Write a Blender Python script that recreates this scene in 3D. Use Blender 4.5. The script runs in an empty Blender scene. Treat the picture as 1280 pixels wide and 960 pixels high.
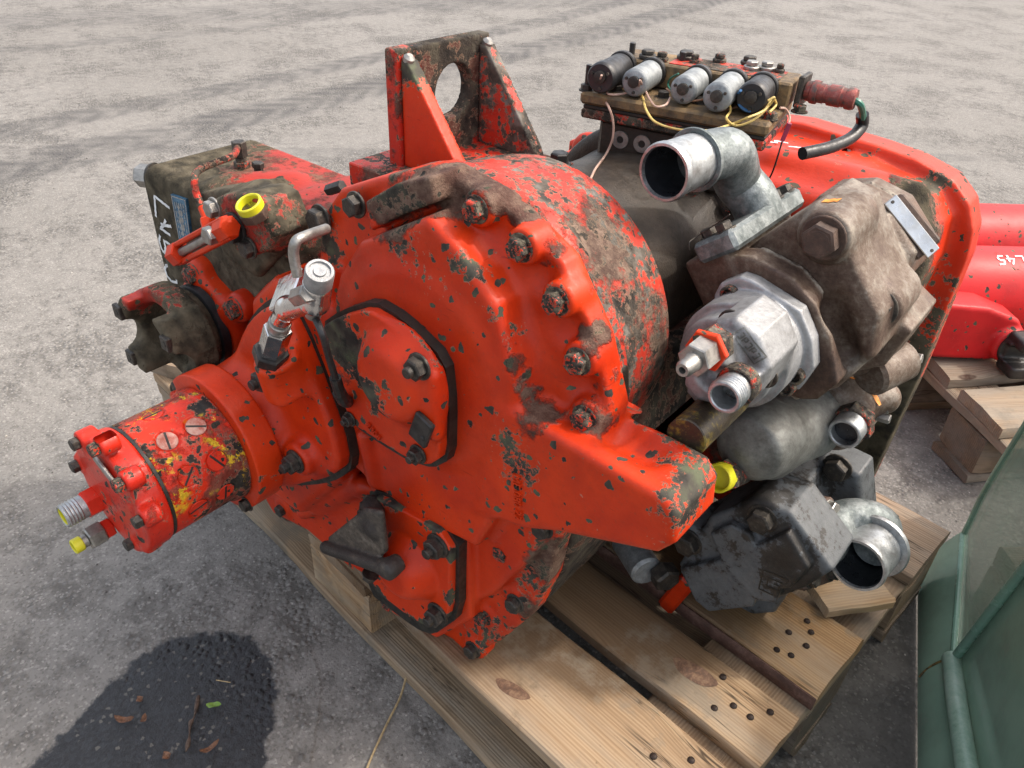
import bpy, math, random
import numpy as np
from mathutils import Vector, Matrix, Quaternion
random.seed(7); rng = np.random.default_rng(7)
SC = bpy.context.scene; COL = SC.collection
# ------------------------------------------------------------------ camera
cam_d = bpy.data.cameras.new("camera"); cam = bpy.data.objects.new("camera", cam_d); COL.objects.link(cam)
PITCH, YAW, ROLL = math.radians(34.89), math.radians(44.13), math.radians(-2.81)
cam_d.sensor_width = 36.0; cam_d.lens = 36.0 * 978.8 / 1280.0
cam_d.clip_start = 0.02; cam_d.clip_end = 2000.0
cam.location = (0, 0, 1.0)
_f = Vector((-math.sin(YAW)*math.cos(PITCH), math.cos(YAW)*math.cos(PITCH), -math.sin(PITCH)))
_r = Vector((math.cos(YAW), math.sin(YAW), 0)); _d = _f.cross(_r)
_r2 = _r*math.cos(ROLL) + _d*math.sin(ROLL); _d2 = -_r*math.sin(ROLL) + _d*math.cos(ROLL)
_m = Matrix((_r2, -_d2, -_f)).transposed().to_4x4(); _m.translation = cam.location; cam.matrix_world = _m
SC.camera = cam
# ------------------------------------------------------------------ light
SUN = Vector((0.52, 0.66, 1.02)).normalized()          # towards the sun
sun_el = math.asin(SUN.z); sun_az = math.atan2(SUN.x, SUN.y)
w = bpy.data.worlds.new("World"); SC.world = w; w.use_nodes = True
sky = w.node_tree.nodes.new("ShaderNodeTexSky"); sky.sky_type = 'NISHITA'; sky.sun_disc = False
sky.sun_elevation = sun_el; sky.sun_rotation = sun_az; sky.air_density = 1.0; sky.dust_density = 8.0; sky.ozone_density = 0.3
bg = w.node_tree.nodes["Background"]; bg.inputs[1].default_value = 0.15
# thin bright overcast veil spread over the whole sky, a little uneven
_n = w.node_tree.nodes; _l = w.node_tree.links
_tc = _n.new("ShaderNodeTexCoord"); _nz = _n.new("ShaderNodeTexNoise"); _nz.inputs["Scale"].default_value = 2.2; _nz.inputs["Detail"].default_value = 5
_l.new(_tc.outputs["Generated"], _nz.inputs["Vector"])
_rp = _n.new("ShaderNodeValToRGB"); _rp.color_ramp.elements[0].position = .3; _rp.color_ramp.elements[0].color = (.72, .74, .76, 1); _rp.color_ramp.elements[1].position = .7; _rp.color_ramp.elements[1].color = (1, .985, .96, 1)
_l.new(_nz.outputs[0], _rp.inputs[0])
_vm = _n.new("ShaderNodeVectorMath"); _vm.operation = 'SCALE'; _vm.inputs[3].default_value = 3.2; _l.new(_rp.outputs[0], _vm.inputs[0])
_va = _n.new("ShaderNodeVectorMath"); _va.operation = 'ADD'; _l.new(sky.outputs[0], _va.inputs[0]); _l.new(_vm.outputs[0], _va.inputs[1])
_l.new(_va.outputs[0], bg.inputs[0])
sd = bpy.data.lights.new("sun", 'SUN'); sd.energy = 1.55; sd.angle = math.radians(2.5); sd.color = (1.0, 0.97, 0.92)
so = bpy.data.objects.new("sun", sd); COL.objects.link(so); so.rotation_euler = (-SUN).to_track_quat('-Z', 'Y').to_euler()
SC.view_settings.view_transform = 'Standard'; SC.view_settings.look = 'None'; SC.view_settings.gamma = 1.0
SC.view_settings.exposure = 0.64
SC.cycles.max_bounces = 6

# ------------------------------------------------------------------ nodes
class NT:
    def __init__(s, name):
        s.m = bpy.data.materials.new(name); s.m.use_nodes = True
        s.t = s.m.node_tree; s.b = s.t.nodes["Principled BSDF"]; s._co = None
    def n(s, typ, ins=None, **kw):
        x = s.t.nodes.new("ShaderNode" + typ)
        for k, v in kw.items(): setattr(x, k, v)
        for k, v in (ins or {}).items(): s.put(x.inputs[k], v)
        return x
    def put(s, sock, v):
        if isinstance(v, bpy.types.NodeSocket): s.t.links.new(v, sock)
        elif isinstance(v, (tuple, list)) and len(v) == 3 and sock.type == 'RGBA': sock.default_value = (*v, 1)
        else: sock.default_value = v
    def co(s):
        if s._co is None: s._co = s.n("TexCoord").outputs["Object"]
        return s._co
    def rnd(s): return s.n("ObjectInfo").outputs["Random"]
    def noise(s, scale, detail=4, rough=.55, co=None, dist=0.0):
        return s.n("TexNoise", {"Vector": co or s.co(), "Scale": scale, "Detail": detail, "Roughness": rough, "Distortion": dist}).outputs[0]
    def vor(s, scale, co=None, feat='F1', out=0, rnd=1.0):
        return s.n("TexVoronoi", {"Vector": co or s.co(), "Scale": scale, "Randomness": rnd}, feature=feat).outputs[out]
    def ma(s, op, a, b=0.0, c=None, clamp=False):
        x = s.n("Math", operation=op, use_clamp=clamp); s.put(x.inputs[0], a); s.put(x.inputs[1], b)
        if c is not None: s.put(x.inputs[2], c)
        return x.outputs[0]
    def sm(s, v, lo, hi, a=0.0, b=1.0):
        x = s.n("MapRange", interpolation_type='SMOOTHSTEP'); s.put(x.inputs[0], v)
        for i, q in enumerate((lo, hi, a, b)): s.put(x.inputs[i+1], q)
        return x.outputs[0]
    def mix(s, f, a, b, mode='MIX'):
        x = s.n("Mix", data_type='RGBA', blend_type=mode); s.put(x.inputs[0], f); s.put(x.inputs[6], a); s.put(x.inputs[7], b)
        return x.outputs[2]
    def ramp(s, v, stops):
        x = s.n("ValToRGB"); s.put(x.inputs[0], v); e = x.color_ramp.elements
        while len(e) > 1: e.remove(e[0])
        e[0].position = stops[0][0]; e[0].color = (*stops[0][1], 1)
        for p, c in stops[1:]:
            q = e.new(p); q.color = (*c, 1)
        return x.outputs[0]
    def attr(s, name): return s.n("Attribute", attribute_name=name).outputs["Fac"]
    def mapping(s, co, scale, rot=(0, 0, 0), loc=(0, 0, 0)):
        return s.n("Mapping", {"Vector": co, "Scale": scale, "Rotation": rot, "Location": loc}).outputs[0]
    def offset(s, co):
        x = s.n("VectorMath", operation='ADD'); s.put(x.inputs[0], co)
        r = s.n("CombineXYZ"); v = s.ma('MULTIPLY', s.rnd(), 37.0)
        for i in range(3): s.put(r.inputs[i], v)
        s.put(x.inputs[1], r.outputs[0]); return x.outputs[0]
    def bump(s, h, dist=.001, strength=1.0, prev=None):
        i = {"Height": h, "Distance": dist, "Strength": strength}
        if prev is not None: i["Normal"] = prev
        return s.n("Bump", i).outputs[0]
    def out(s, col=None, rough=None, metal=None, normal=None, **kw):
        for k, v in (("Base Color", col), ("Roughness", rough), ("Metallic", metal), ("Normal", normal)):
            if v is not None: s.put(s.b.inputs[k], v)
        for k, v in kw.items(): s.put(s.b.inputs[k.replace('_', ' ')], v)
        return s.m

def paint(name, col, col2, t=.66, wear_gain=.34, under=((.018, .016, .014), (.05, .045, .035), (.085, .095, .055)), grime=.5, grime_t=.62,
          rough=.33, scale=1.0, grime_col=(.055, .04, .028), cast=.35, faded=None):
    """weathered enamel: chips down to dark primer, thin pale chip edges, oily dirt"""
    s = NT(name); wear = s.attr("wear"); grm = s.attr("grime")
    n1 = s.noise(36*scale, 10, .66); n2 = s.noise(150*scale, 6, .65); n0 = s.noise(5*scale, 3, .5)
    v = s.ma('ADD', s.ma('MULTIPLY', n1, .55), s.ma('MULTIPLY', n2, .3))
    v = s.ma('ADD', v, s.ma('MULTIPLY', n0, .15))
    v = s.ma('ADD', v, s.ma('MULTIPLY', wear, wear_gain)); v = s.ma('ADD', v, s.ma('MULTIPLY', s.ma('ABSOLUTE', wear), s.ma('MULTIPLY', s.ma('SUBTRACT', s.noise(330*scale, 5, .7), .5), .42)))
    # round stone-chip spots in patches
    wc = s.n("VectorMath", {0: s.co(), 1: s.n("VectorMath", {0: s.n("TexNoise", {"Vector": s.co(), "Scale": 75*scale, "Detail": 4.0}).outputs[1], 1: (.016, .016, .016)}, operation='MULTIPLY').outputs[0]}, operation='ADD').outputs[0]
    vt = s.n("TexVoronoi", {"Vector": wc, "Scale": 88*scale}); vc = s.n("SeparateColor", {0: vt.outputs[1]})
    size = s.ma('MULTIPLY_ADD', s.ma('POWER', vc.outputs[0], 3.0), .42, .05)
    keep = s.sm(s.ma('ADD', s.ma('ADD', s.noise(8*scale, 4), s.ma('MULTIPLY', wear, .25)), s.ma('MULTIPLY', vc.outputs[1], .30)), .585, .66)
    spot = s.ma('MULTIPLY', s.sm(s.ma('SUBTRACT', vt.outputs[0], size), -.06, .06, 1, 0), keep)
    v = s.ma('MAXIMUM', v, s.ma('MULTIPLY_ADD', spot, .2, t-.1)); v = s.ma('ADD', v, s.ma('MULTIPLY', s.ma('SUBTRACT', s.noise(240*scale, 3), .5), .04))
    chip = s.sm(v, t, t+.012)
    edge = s.ma('MULTIPLY', s.sm(v, t-.012, t), s.sm(v, t+.004, t+.022, 1, 0))
    hue = s.mix(s.sm(s.noise(11*scale, 5), .35, .7), col, col2)
    hue = s.mix(s.sm(s.noise(6*scale, 7, .7), .46, .68, 0, .5), hue, tuple(x*.55 for x in col2))
    scr = s.sm(s.noise(1.0, 3, .5, s.mapping(s.co(), (28*scale, 28*scale, 260*scale), (.5, .3, .2))), .70, .74, 0, .45); hue = s.mix(scr, hue, tuple(x*.4 for x in col2))
    if faded: hue = s.mix(s.sm(s.noise(7*scale, 6, .7), .5, .75, 0, .6), hue, faded)
    hue = s.mix(s.sm(s.noise(300*scale, 3), .55, .8, 0, .25), hue, grime_col)
    g = s.ma('ADD', s.ma('MULTIPLY', s.noise(14*scale, 8, .66), .7), s.ma('MULTIPLY', s.noise(70*scale, 6, .6), .3))
    g = s.ma('ADD', g, s.ma('MULTIPLY', grm, .40))
    g = s.ma('ADD', g, s.ma('MULTIPLY', s.ma('SUBTRACT', s.noise(130*scale, 6, .7), .5), .22)); gm = s.sm(g, grime_t, grime_t+.10, 0, grime)
    und = s.ramp(s.noise(45*scale, 6), [(.36, under[0]), (.5, under[1]), (.66, under[2])])
    gcol = s.mix(s.sm(s.noise(40*scale, 7, .7), .4, .66), tuple(c*.7 for c in grime_col), tuple(min(1, c*2.6) for c in grime_col)); gcol = s.mix(s.sm(s.noise(200*scale, 4, .7), .58, .7, 0, .6), gcol, tuple(c*.35 for c in grime_col))
    c = s.mix(gm, hue, gcol)
    c = s.mix(chip, c, und)
    c = s.mix(s.ma('MULTIPLY', edge, .5), c, (.36, .25, .17))
    r = s.ma('ADD', s.ma('MULTIPLY', chip, .3), s.ma('MULTIPLY_ADD', gm, .3, s.ma('MULTIPLY_ADD', s.noise(33, 4), .16, rough-.08)))
    b = s.bump(s.ma('SUBTRACT', s.ma('MULTIPLY', s.noise(210, 6, .65), cast*.85), s.ma('MULTIPLY', chip, .5)), .0012, .9)
    b = s.bump(s.noise(30, 3), .004, cast*.35, b)
    b = s.bump(s.ma('MULTIPLY', s.ma('ADD', s.noise(420, 4, .7), s.noise(95, 6, .7)), gm), .0028, .8, b)
    return s.out(c, r, 0.0, b, Specular_IOR_Level=.28)

def worn(name, stops, scale=22, metal=0.0, rough=(.4, .7), bump=.5, stain=None, fine=150):
    s = NT(name); co = s.co()
    v = s.ma('ADD', s.ma('MULTIPLY', s.noise(scale, 12, .74), .66), s.ma('MULTIPLY', s.noise(fine, 8, .72), .34))
    v = s.ma('ADD', v, s.ma('MULTIPLY', s.attr("wear"), .3))
    c = s.ramp(v, stops)
    if stain:
        c = s.mix(s.sm(s.noise(scale*.4, 6, .7), .5, .66, 0, .85), c, stain)
    r = s.sm(s.noise(scale*1.7, 5), .3, .7, *rough)
    b = s.bump(s.noise(fine*2.6, 6, .7), .0014, bump)
    b = s.bump(v, .002, bump*.6, b)
    return s.out(c, r, metal, b)

def plain(name, col, rough=.5, metal=0.0, var=.15, scale=60, **kw):
    s = NT(name)
    c = s.mix(s.sm(s.noise(scale, 6, .6), .35, .7), col, tuple(x*(1-var*2.2) for x in col))
    return s.out(c, s.sm(s.noise(scale*2, 4), .3, .7, max(.03, rough-.1), rough+.12), metal, s.bump(s.noise(scale*4, 4), .0006, .4), **kw)

M = {}
RED, RED2 = (.57, .038, .0040), (.45, .023, .0036)
M['red'] = paint('red_paint', RED, RED2, t=.645, rough=.42, grime=.93, grime_t=.705, grime_col=(.062, .047, .034))
M['redworn'] = paint('worn_red_paint', (.52, .04, .02), (.42, .028, .016), t=.51, grime=.95, grime_t=.515, faded=(.36, .14, .10), rough=.42, under=((.03, .026, .022), (.085, .07, .055), (.17, .16, .14)), grime_col=(.085, .065, .048), cast=.6)
M['redgrime'] = paint('grimy_red_paint', (.5, .028, .012), (.4, .02, .01), t=.5, grime=.9, grime_t=.47, rough=.45, under=((.016, .013, .011), (.045, .036, .028), (.08, .07, .05)), grime_col=(.04, .03, .021))
M['redrear'] = paint('rear_red_paint', (.56, .034, .007), (.46, .024, .006), t=.635, grime=.85, grime_t=.62, rough=.38, under=((.03, .026, .018), (.07, .058, .036), (.10, .085, .055)), faded=(.6, .06, .03))  # the rear case's own red, faded in random patches
M['pump'] = paint('pump_red_paint', (.6, .03, .013), (.5, .022, .011), t=.575, grime=.6, grime_t=.56, under=((.016, .014, .013), (.04, .034, .028), (.075, .06, .045)))
def yellow_under(m):
    s = NT.__new__(NT); s.m = m; s.t = m.node_tree; s.b = s.t.nodes["Principled BSDF"]; s._co = None
    src = s.b.inputs["Base Color"].links[0].from_socket
    y = s.ma('MULTIPLY', s.sm(s.noise(52, 8, .75), .56, .575), s.sm(s.noise(14, 3), .45, .53))
    s.put(s.b.inputs["Base Color"], s.mix(y, src, (.62, .40, .02)))
M['pumpyellow'] = paint('pump_red_over_yellow', (.6, .03, .009), (.5, .022, .008), t=.545, grime=.75, grime_t=.5, under=((.014, .012, .011), (.032, .027, .022), (.065, .05, .036)), grime_col=(.05, .034, .024))
yellow_under(M['pumpyellow'])
M['block'] = paint('oily_casing', (.34, .028, .015), (.3, .02, .012), t=.33, wear_gain=-.42, grime=.75, grime_t=.5, rough=.5, under=((.032, .027, .017), (.075, .062, .04), (.125, .105, .07)), grime_col=(.055, .043, .027), cast=.5)
M['oily'] = worn('oily_cast_iron', [(.3, (.010, .008, .006)), (.47, (.026, .019, .013)), (.58, (.050, .037, .026)), (.7, (.105, .085, .064))], 13, .1, (.32, .6), .6)
M['iron'] = worn('rusty_pump_iron', [(.3, (.028, .016, .011)), (.41, (.070, .040, .027)), (.49, (.115, .080, .057)), (.565, (.19, .16, .13)), (.68, (.32, .28, .22))], 14, .2, (.42, .7), .55, stain=(.13, .07, .045))
M['irond'] = worn('dark_rusty_iron', [(.3, (.022, .015, .012)), (.5, (.07, .042, .03)), (.64, (.14, .085, .06)), (.78, (.22, .17, .13))], 20, .15, (.5, .75), .55)
M['alu'] = worn('cast_aluminium', [(.28, (.09, .09, .09)), (.42, (.20, .20, .20)), (.55, (.31, .315, .32)), (.7, (.42, .425, .43))], 18, .45, (.38, .58), .35)
M['aludirty'] = worn('dirty_aluminium', [(.3, (.05, .05, .045)), (.44, (.11, .11, .10)), (.58, (.20, .205, .19)), (.72, (.30, .31, .29))], 15, .35, (.4, .65), .4)
M['zinc'] = worn('zinc_plated_pipe', [(.28, (.10, .10, .095)), (.42, (.26, .265, .26)), (.54, (.42, .44, .45)), (.68, (.62, .65, .66))], 34, .75, (.27, .5), .3)
M['galv'] = worn('galvanised_pipe', [(.3, (.05, .06, .06)), (.45, (.11, .13, .13)), (.55, (.22, .245, .245)), (.68, (.36, .38, .37))], 40, .5, (.36, .6), .4)
M['chrome'] = plain('polished_steel', (.72, .72, .73), .16, 1.0, .12, 40)
M['steel'] = worn('bare_steel', [(.3, (.12, .11, .10)), (.5, (.3, .29, .27)), (.7, (.5, .48, .44))], 60, .8, (.3, .5), .3)
M['bolt'] = worn('blackened_bolt', [(.3, (.016, .015, .014)), (.5, (.045, .04, .035)), (.64, (.11, .095, .075)), (.76, (.2, .18, .14))], 70, .45, (.35, .6), .5)
M['boltred'] = paint('bolt_red', (.5, .03, .009), (.4, .02, .008), t=.445, grime=.6, grime_t=.5, scale=3.2, under=((.018, .016, .014), (.06, .05, .04), (.15, .13, .09)))
M['black'] = plain('black_steel', (.028, .026, .025), .45, .2, .3)
M['gasket'] = plain('oily_gasket', (.02, .018, .014), .5, 0, .3)
M['bore'] = worn('bore_shade', [(.3, (.008, .009, .011)), (.55, (.02, .022, .027)), (.75, (.05, .055, .06))], 40, .3, (.25, .45), .2)  # liner of pipe ends: the dark of the deep pipe painted as colour
M['blackworn'] = worn('muddy_black_steel', [(.3, (.014, .012, .011)), (.52, (.032, .027, .024)), (.62, (.08, .066, .052)), (.74, (.18, .155, .125))], 26, .1, (.4, .65), .7)
M['plugshell'] = worn('connector_shell', [(.3, (.03, .022, .02)), (.46, (.10, .07, .06)), (.55, (.26, .05, .04)), (.7, (.30, .20, .17))], 45, .3, (.35, .6), .4)
M['plugface'] = worn('rubbed_plug', [(.3, (.08, .03, .02)), (.45, (.35, .10, .07)), (.6, (.46, .30, .25)), (.75, (.5, .42, .36))], 70, .2, (.4, .6), .3)
M['rubber'] = plain('black_rubber', (.018, .018, .02), .42, 0, .25, 90)
M['greyp'] = worn('grey_primer_paint', [(.3, (.012, .011, .010)), (.445, (.03, .028, .026)), (.465, (.075, .082, .088)), (.56, (.098, .107, .113)), (.65, (.125, .13, .134)), (.71, (.16, .115, .075))], 26, 0, (.4, .6), .4)
M['yellow'] = plain('yellow_plastic', (.60, .56, .018), .42, 0, .06)
M['whitepaint'] = plain('white_marker', (.78, .80, .80), .6, 0, .1)
M['inkblack'] = plain('black_marker', (.02, .02, .02), .6, 0, .1)
M['blueplate'] = plain('blue_data_plate', (.06, .19, .33), .35, .4, .25, 120)
M['plate'] = plain('bare_plate', (.55, .57, .58), .3, .9, .15, 50)
M['orange'] = plain('orange_paint_mark', (.75, .26, .02), .55, 0, .2, 150)
M['rustyplate'] = worn('rusty_steel_plate', [(.3, (.025, .02, .014)), (.45, (.10, .07, .04)), (.56, (.22, .14, .06)), (.7, (.32, .22, .11))], 30, .2, (.5, .75), .6)
M['solenoid'] = worn('dull_solenoid_can', [(.3, (.09, .095, .10)), (.46, (.21, .225, .23)), (.62, (.34, .36, .36))], 60, .4, (.4, .6), .35)
for k, c in dict(pink=(.5, .33, .26), yel=(.68, .5, .16), blu=(.03, .13, .3), brn=(.22, .12, .07), grn=(.03, .17, .12), mag=(.32, .03, .07)).items():
    M['w'+k] = plain(k+'_wire', c, .45, 0, .15)
M['axle'] = paint('axle_red_paint', (.50, .012, .014), (.42, .010, .012), t=.70, grime=.6, grime_t=.6, rough=.48, cast=.2, faded=(.5, .03, .028))

# ------------------------------------------------------------------ objects
def tagp(o, label=None, cat=None, group=None, kind=None):
    for k, v in (("label", label), ("category", cat), ("group", group), ("kind", kind)):
        if v: o[k] = v
    return o
def empty(name, loc=(0, 0, 0), rz=0.0, **kw):
    o = bpy.data.objects.new(name, None); COL.objects.link(o); o.location = loc; o.rotation_euler = (0, 0, rz); o.empty_display_size = .05
    return tagp(o, **kw)
def link(name, me, mat, parent=None, loc=None, rot=None):
    o = bpy.data.objects.new(name, me); COL.objects.link(o)
    if mat is not None and not me.materials: me.materials.append(mat)
    if parent is not None: o.parent = parent
    if loc is not None: o.location = loc
    if rot is not None: o.rotation_mode = 'QUATERNION'; o.rotation_quaternion = rot
    return o
def mesh(name, V, F, smooth=True, angle=35):
    me = bpy.data.meshes.new(name); me.from_pydata([tuple(map(float, v)) for v in V], [], [tuple(map(int, f)) for f in F]); me.validate(); me.update()
    if smooth:
        me.polygons.foreach_set("use_smooth", [True]*len(me.polygons))
        if angle: me.set_sharp_from_angle(angle=math.radians(angle))
    return me
def spots(me, name, pts, base=0.0, V=None):
    """wear field: list of (x, y, z, radius, amount)"""
    if V is None:
        V = np.empty(len(me.vertices)*3, np.float32); me.vertices.foreach_get("co", V); V = V.reshape(-1, 3)
    a = np.full(len(V), base, np.float32)
    for x, y, z, r, k in pts:
        d = np.sqrt(((V-np.array([x, y, z], np.float32))**2).sum(1))/r
        a += k*np.clip(1-d, 0, 1)**.7
    at_ = me.attributes.get(name) or me.attributes.new(name, 'FLOAT', 'POINT'); at_.data.foreach_set("value", a)

class MB:
    def __init__(s): s.V = []; s.F = []
    def add(s, V, F):
        b = len(s.V); s.V += [tuple(v) for v in V]; s.F += [tuple(i+b for i in f) for f in F]; return s
    def rev(s, prof, a, d, n=24, cap=True, hexa=False, twist=0.0):
        """profile [(distance along axis, radius)] turned about the axis a + t*d"""
        a = Vector(a); d = Vector(d).normalized(); u = d.orthogonal().normalized(); v = d.cross(u)
        V = []; F = []
        if hexa: n = 6
        for t, r in prof:
            for i in range(n):
                q = 2*math.pi*i/n+twist; V.append(a+d*t+(u*math.cos(q)+v*math.sin(q))*r)
        for k in range(len(prof)-1):
            for i in range(n):
                j = (i+1) % n; F.append((k*n+i, k*n+j, (k+1)*n+j, (k+1)*n+i))
        if cap: F.append(tuple(range(n-1, -1, -1))); F.append(tuple((len(prof)-1)*n+i for i in range(n)))
        return s.add(V, F)
    def cyl(s, a, b, r, bev=.0012, n=24, hexa=False, r2=None, twist=0.0):
        a = Vector(a); b = Vector(b); L = (b-a).length; r2 = r if r2 is None else r2
        return s.rev([(0, r-bev), (bev, r), (L-bev, r2), (L, r2-bev)], a, b-a, n, True, hexa, twist)
    def ring(s, a, b, r, ri, depth=None, n=28, bev=.001):
        """open tube end at b (hollow)"""
        a = Vector(a); b = Vector(b); L = (b-a).length; dp = depth or L*.9
        return s.rev([(0, r-bev), (bev, r), (L-bev, r), (L, r-bev), (L, ri+bev), (L-bev, ri), (L-dp, ri), (L-dp, .0005)], a, b-a, n)
    def box(s, c, h, R=None, bev=.0015):
        c = Vector(c); V = []; P = {}
        R = R or Matrix.Identity(3)
        hx = Vector(h); b = min(bev, min(h)*.45)
        for sx in (-1, 1):
            for sy in (-1, 1):
                for sz in (-1, 1):
                    for ax in range(3):
                        p = Vector((sx*hx[0], sy*hx[1], sz*hx[2])); q = Vector((sx, sy, sz))
                        for k in range(3):
                            if k != ax: p[k] -= q[k]*b
                        P[(sx, sy, sz, ax)] = len(V); V.append(c+R@p)
        F = []
        for ax in range(3):
            o = [k for k in range(3) if k != ax]
            for sg in (-1, 1):
                f = []
                for u, v in ((-1, -1), (1, -1), (1, 1), (-1, 1)):
                    q = [0, 0, 0]; q[ax] = sg; q[o[0]] = u; q[o[1]] = v; f.append(P[(*q, ax)])
                F.append(tuple(f))
            for u in (-1, 1):
                for v in (-1, 1):
                    q0 = [0, 0, 0]; q1 = [0, 0, 0]; q0[ax] = -1; q1[ax] = 1
                    for q in (q0, q1): q[o[0]] = u; q[o[1]] = v
                    F.append((P[(*q0, o[0])], P[(*q1, o[0])], P[(*q1, o[1])], P[(*q0, o[1])]))
        for sx in (-1, 1):
            for sy in (-1, 1):
                for sz in (-1, 1): F.append(tuple(P[(sx, sy, sz, k)] for k in range(3)))
        return s.add(V, F)
    def tube(s, pts, r, n=10, cap=True, sub=6, spline=True):
        P = [Vector(p) for p in pts]
        if spline and len(P) > 2:
            Q = []
            E = [P[0]*2-P[1]]+P+[P[-1]*2-P[-2]]
            for i in range(1, len(E)-2):
                for k in range(sub):
                    t = k/sub; p0, p1, p2, p3 = E[i-1:i+3]
                    Q.append(.5*((2*p1)+(p2-p0)*t+(2*p0-5*p1+4*p2-p3)*t*t+(3*p1-p0-3*p2+p3)*t**3))
            Q.append(P[-1]); P = Q
        R = r if callable(r) else (lambda t: r)
        V = []; F = []; u = None
        for i, p in enumerate(P):
            d = (P[min(i+1, len(P)-1)]-P[max(i-1, 0)]).normalized()
            u = d.orthogonal().normalized() if u is None else (u-d*u.dot(d)).normalized()
            v = d.cross(u); rr = R(i/(len(P)-1))
            for k in range(n):
                q = 2*math.pi*k/n; V.append(p+(u*math.cos(q)+v*math.sin(q))*rr)
        for i in range(len(P)-1):
            for k in range(n):
                j = (k+1) % n; F.append((i*n+k, i*n+j, (i+1)*n+j, (i+1)*n+k))
        if cap: F.append(tuple(range(n-1, -1, -1))); F.append(tuple((len(P)-1)*n+k for k in range(n)))
        return s.add(V, F)
    def prism(s, poly, axis, lo, hi):
        """polygon in the two axes other than axis"""
        o = [k for k in range(3) if k != axis]; V = []; n = len(poly)
        for t in (lo, hi):
            for p in poly:
                q = [0, 0, 0]; q[axis] = t; q[o[0]] = p[0]; q[o[1]] = p[1]; V.append(q)
        F = [tuple(range(n)), tuple(range(2*n-1, n-1, -1))]
        for i in range(n):
            j = (i+1) % n; F.append((i, i+n, j+n, j))
        return s.add(V, F)
    def build(s, name, mat, parent=None, smooth=True, angle=35, wear=None, fix=True):
        me = mesh(name, s.V, s.F, smooth, angle)
        if fix:
            import bmesh
            b = bmesh.new(); b.from_mesh(me); bmesh.ops.recalc_face_normals(b, faces=b.faces); b.to_mesh(me); b.free()
            if smooth and angle: me.set_sharp_from_angle(angle=math.radians(angle))
        if wear: spots(me, "wear", wear)
        return link(name, me, mat, parent)

# ------------------------------------------------------------------ signed-distance castings
class S:
    """distance functions evaluated on point arrays x, y, z"""
    def __init__(s, x, y, z): s.x, s.y, s.z = x, y, z
    def box(s, lo, hi, r=.004, rot=None):
        c = [(a+b)/2 for a, b in zip(lo, hi)]; h = [abs(b-a)/2-r for a, b in zip(lo, hi)]
        p = [s.x-c[0], s.y-c[1], s.z-c[2]]
        if rot is not None: p = [sum(p[j]*rot[j][i] for j in range(3)) for i in range(3)]
        q = [np.abs(p[i])-h[i] for i in range(3)]
        o = np.sqrt(sum(np.maximum(k, 0)**2 for k in q))
        return o+np.minimum(np.maximum(np.maximum(q[0], q[1]), q[2]), 0)-r
    def cone(s, a, b, ra, rb, r=.003):
        a = np.array(a, np.float32); b = np.array(b, np.float32); L = float(np.linalg.norm(b-a)); d = (b-a)/L
        t = (s.x-a[0])*d[0]+(s.y-a[1])*d[1]+(s.z-a[2])*d[2]
        q = np.sqrt(np.maximum((s.x-a[0])**2+(s.y-a[1])**2+(s.z-a[2])**2-t*t, 0))
        k = (rb-ra)/L; w = (q-(ra+k*t))/math.sqrt(1+k*k)+r; v = np.maximum(-t, t-L)+r
        return np.sqrt(np.maximum(w, 0)**2+np.maximum(v, 0)**2)+np.minimum(np.maximum(w, v), 0)-r
    def cyl(s, a, b, rad, r=.003): return s.cone(a, b, rad, rad, r)
    def sph(s, c, r, sc=(1, 1, 1)):
        k = np.sqrt(((s.x-c[0])/sc[0])**2+((s.y-c[1])/sc[1])**2+((s.z-c[2])/sc[2])**2)
        return (k-r)*min(sc)
    def cap(s, a, b, ra, rb=None):
        rb = ra if rb is None else rb
        a = np.array(a, np.float32); b = np.array(b, np.float32); d = b-a; L2 = float(d@d)
        t = np.clip(((s.x-a[0])*d[0]+(s.y-a[1])*d[1]+(s.z-a[2])*d[2])/L2, 0, 1)
        return np.sqrt((s.x-a[0]-t*d[0])**2+(s.y-a[1]-t*d[1])**2+(s.z-a[2]-t*d[2])**2)-(ra+(rb-ra)*t)
    def prism(s, poly, axis, lo, hi, r=.004, corner=0.0):
        c = (s.x, s.y, s.z); o = [k for k in range(3) if k != axis]; u, v = c[o[0]], c[o[1]]
        d = np.full(u.shape, 1e9, np.float32); sg = np.zeros(u.shape, bool); n = len(poly)
        for i in range(n):
            ax, ay = poly[i][:2]; bx, by = poly[(i+1) % n][:2]; ex, ey = bx-ax, by-ay
            wx, wy = u-ax, v-ay; t = np.clip((wx*ex+wy*ey)/(ex*ex+ey*ey+1e-12), 0, 1)
            d = np.minimum(d, (wx-ex*t)**2+(wy-ey*t)**2)
            cr = ((ay > v) != (by > v)) & (u < ex*(v-ay)/(ey if abs(ey) > 1e-9 else 1e-9)+ax); sg ^= cr
        d2 = np.where(sg, -np.sqrt(d), np.sqrt(d))
        w = d2+r; k = np.abs(c[axis]-(lo+hi)/2)-abs(hi-lo)/2+r
        return np.sqrt(np.maximum(w, 0)**2+np.maximum(k, 0)**2)+np.minimum(np.maximum(w, k), 0)-r
def chaikin(P, n=2, k=.22):
    for _ in range(n):
        Q = []
        for i in range(len(P)):
            a, b = P[i], P[(i+1) % len(P)]
            Q += [(a[0]+(b[0]-a[0])*k, a[1]+(b[1]-a[1])*k), (b[0]+(a[0]-b[0])*k, b[1]+(a[1]-b[1])*k)]
        P = Q
    return P
def su(a, b, k=.008):
    h = np.clip(.5+.5*(b-a)/k, 0, 1); return b+(a-b)*h-k*h*(1-h)
def ss(a, b, k=.006):
    h = np.clip(.5-.5*(a+b)/k, 0, 1); return a+(-b-a)*h+k*h*(1-h)

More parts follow.
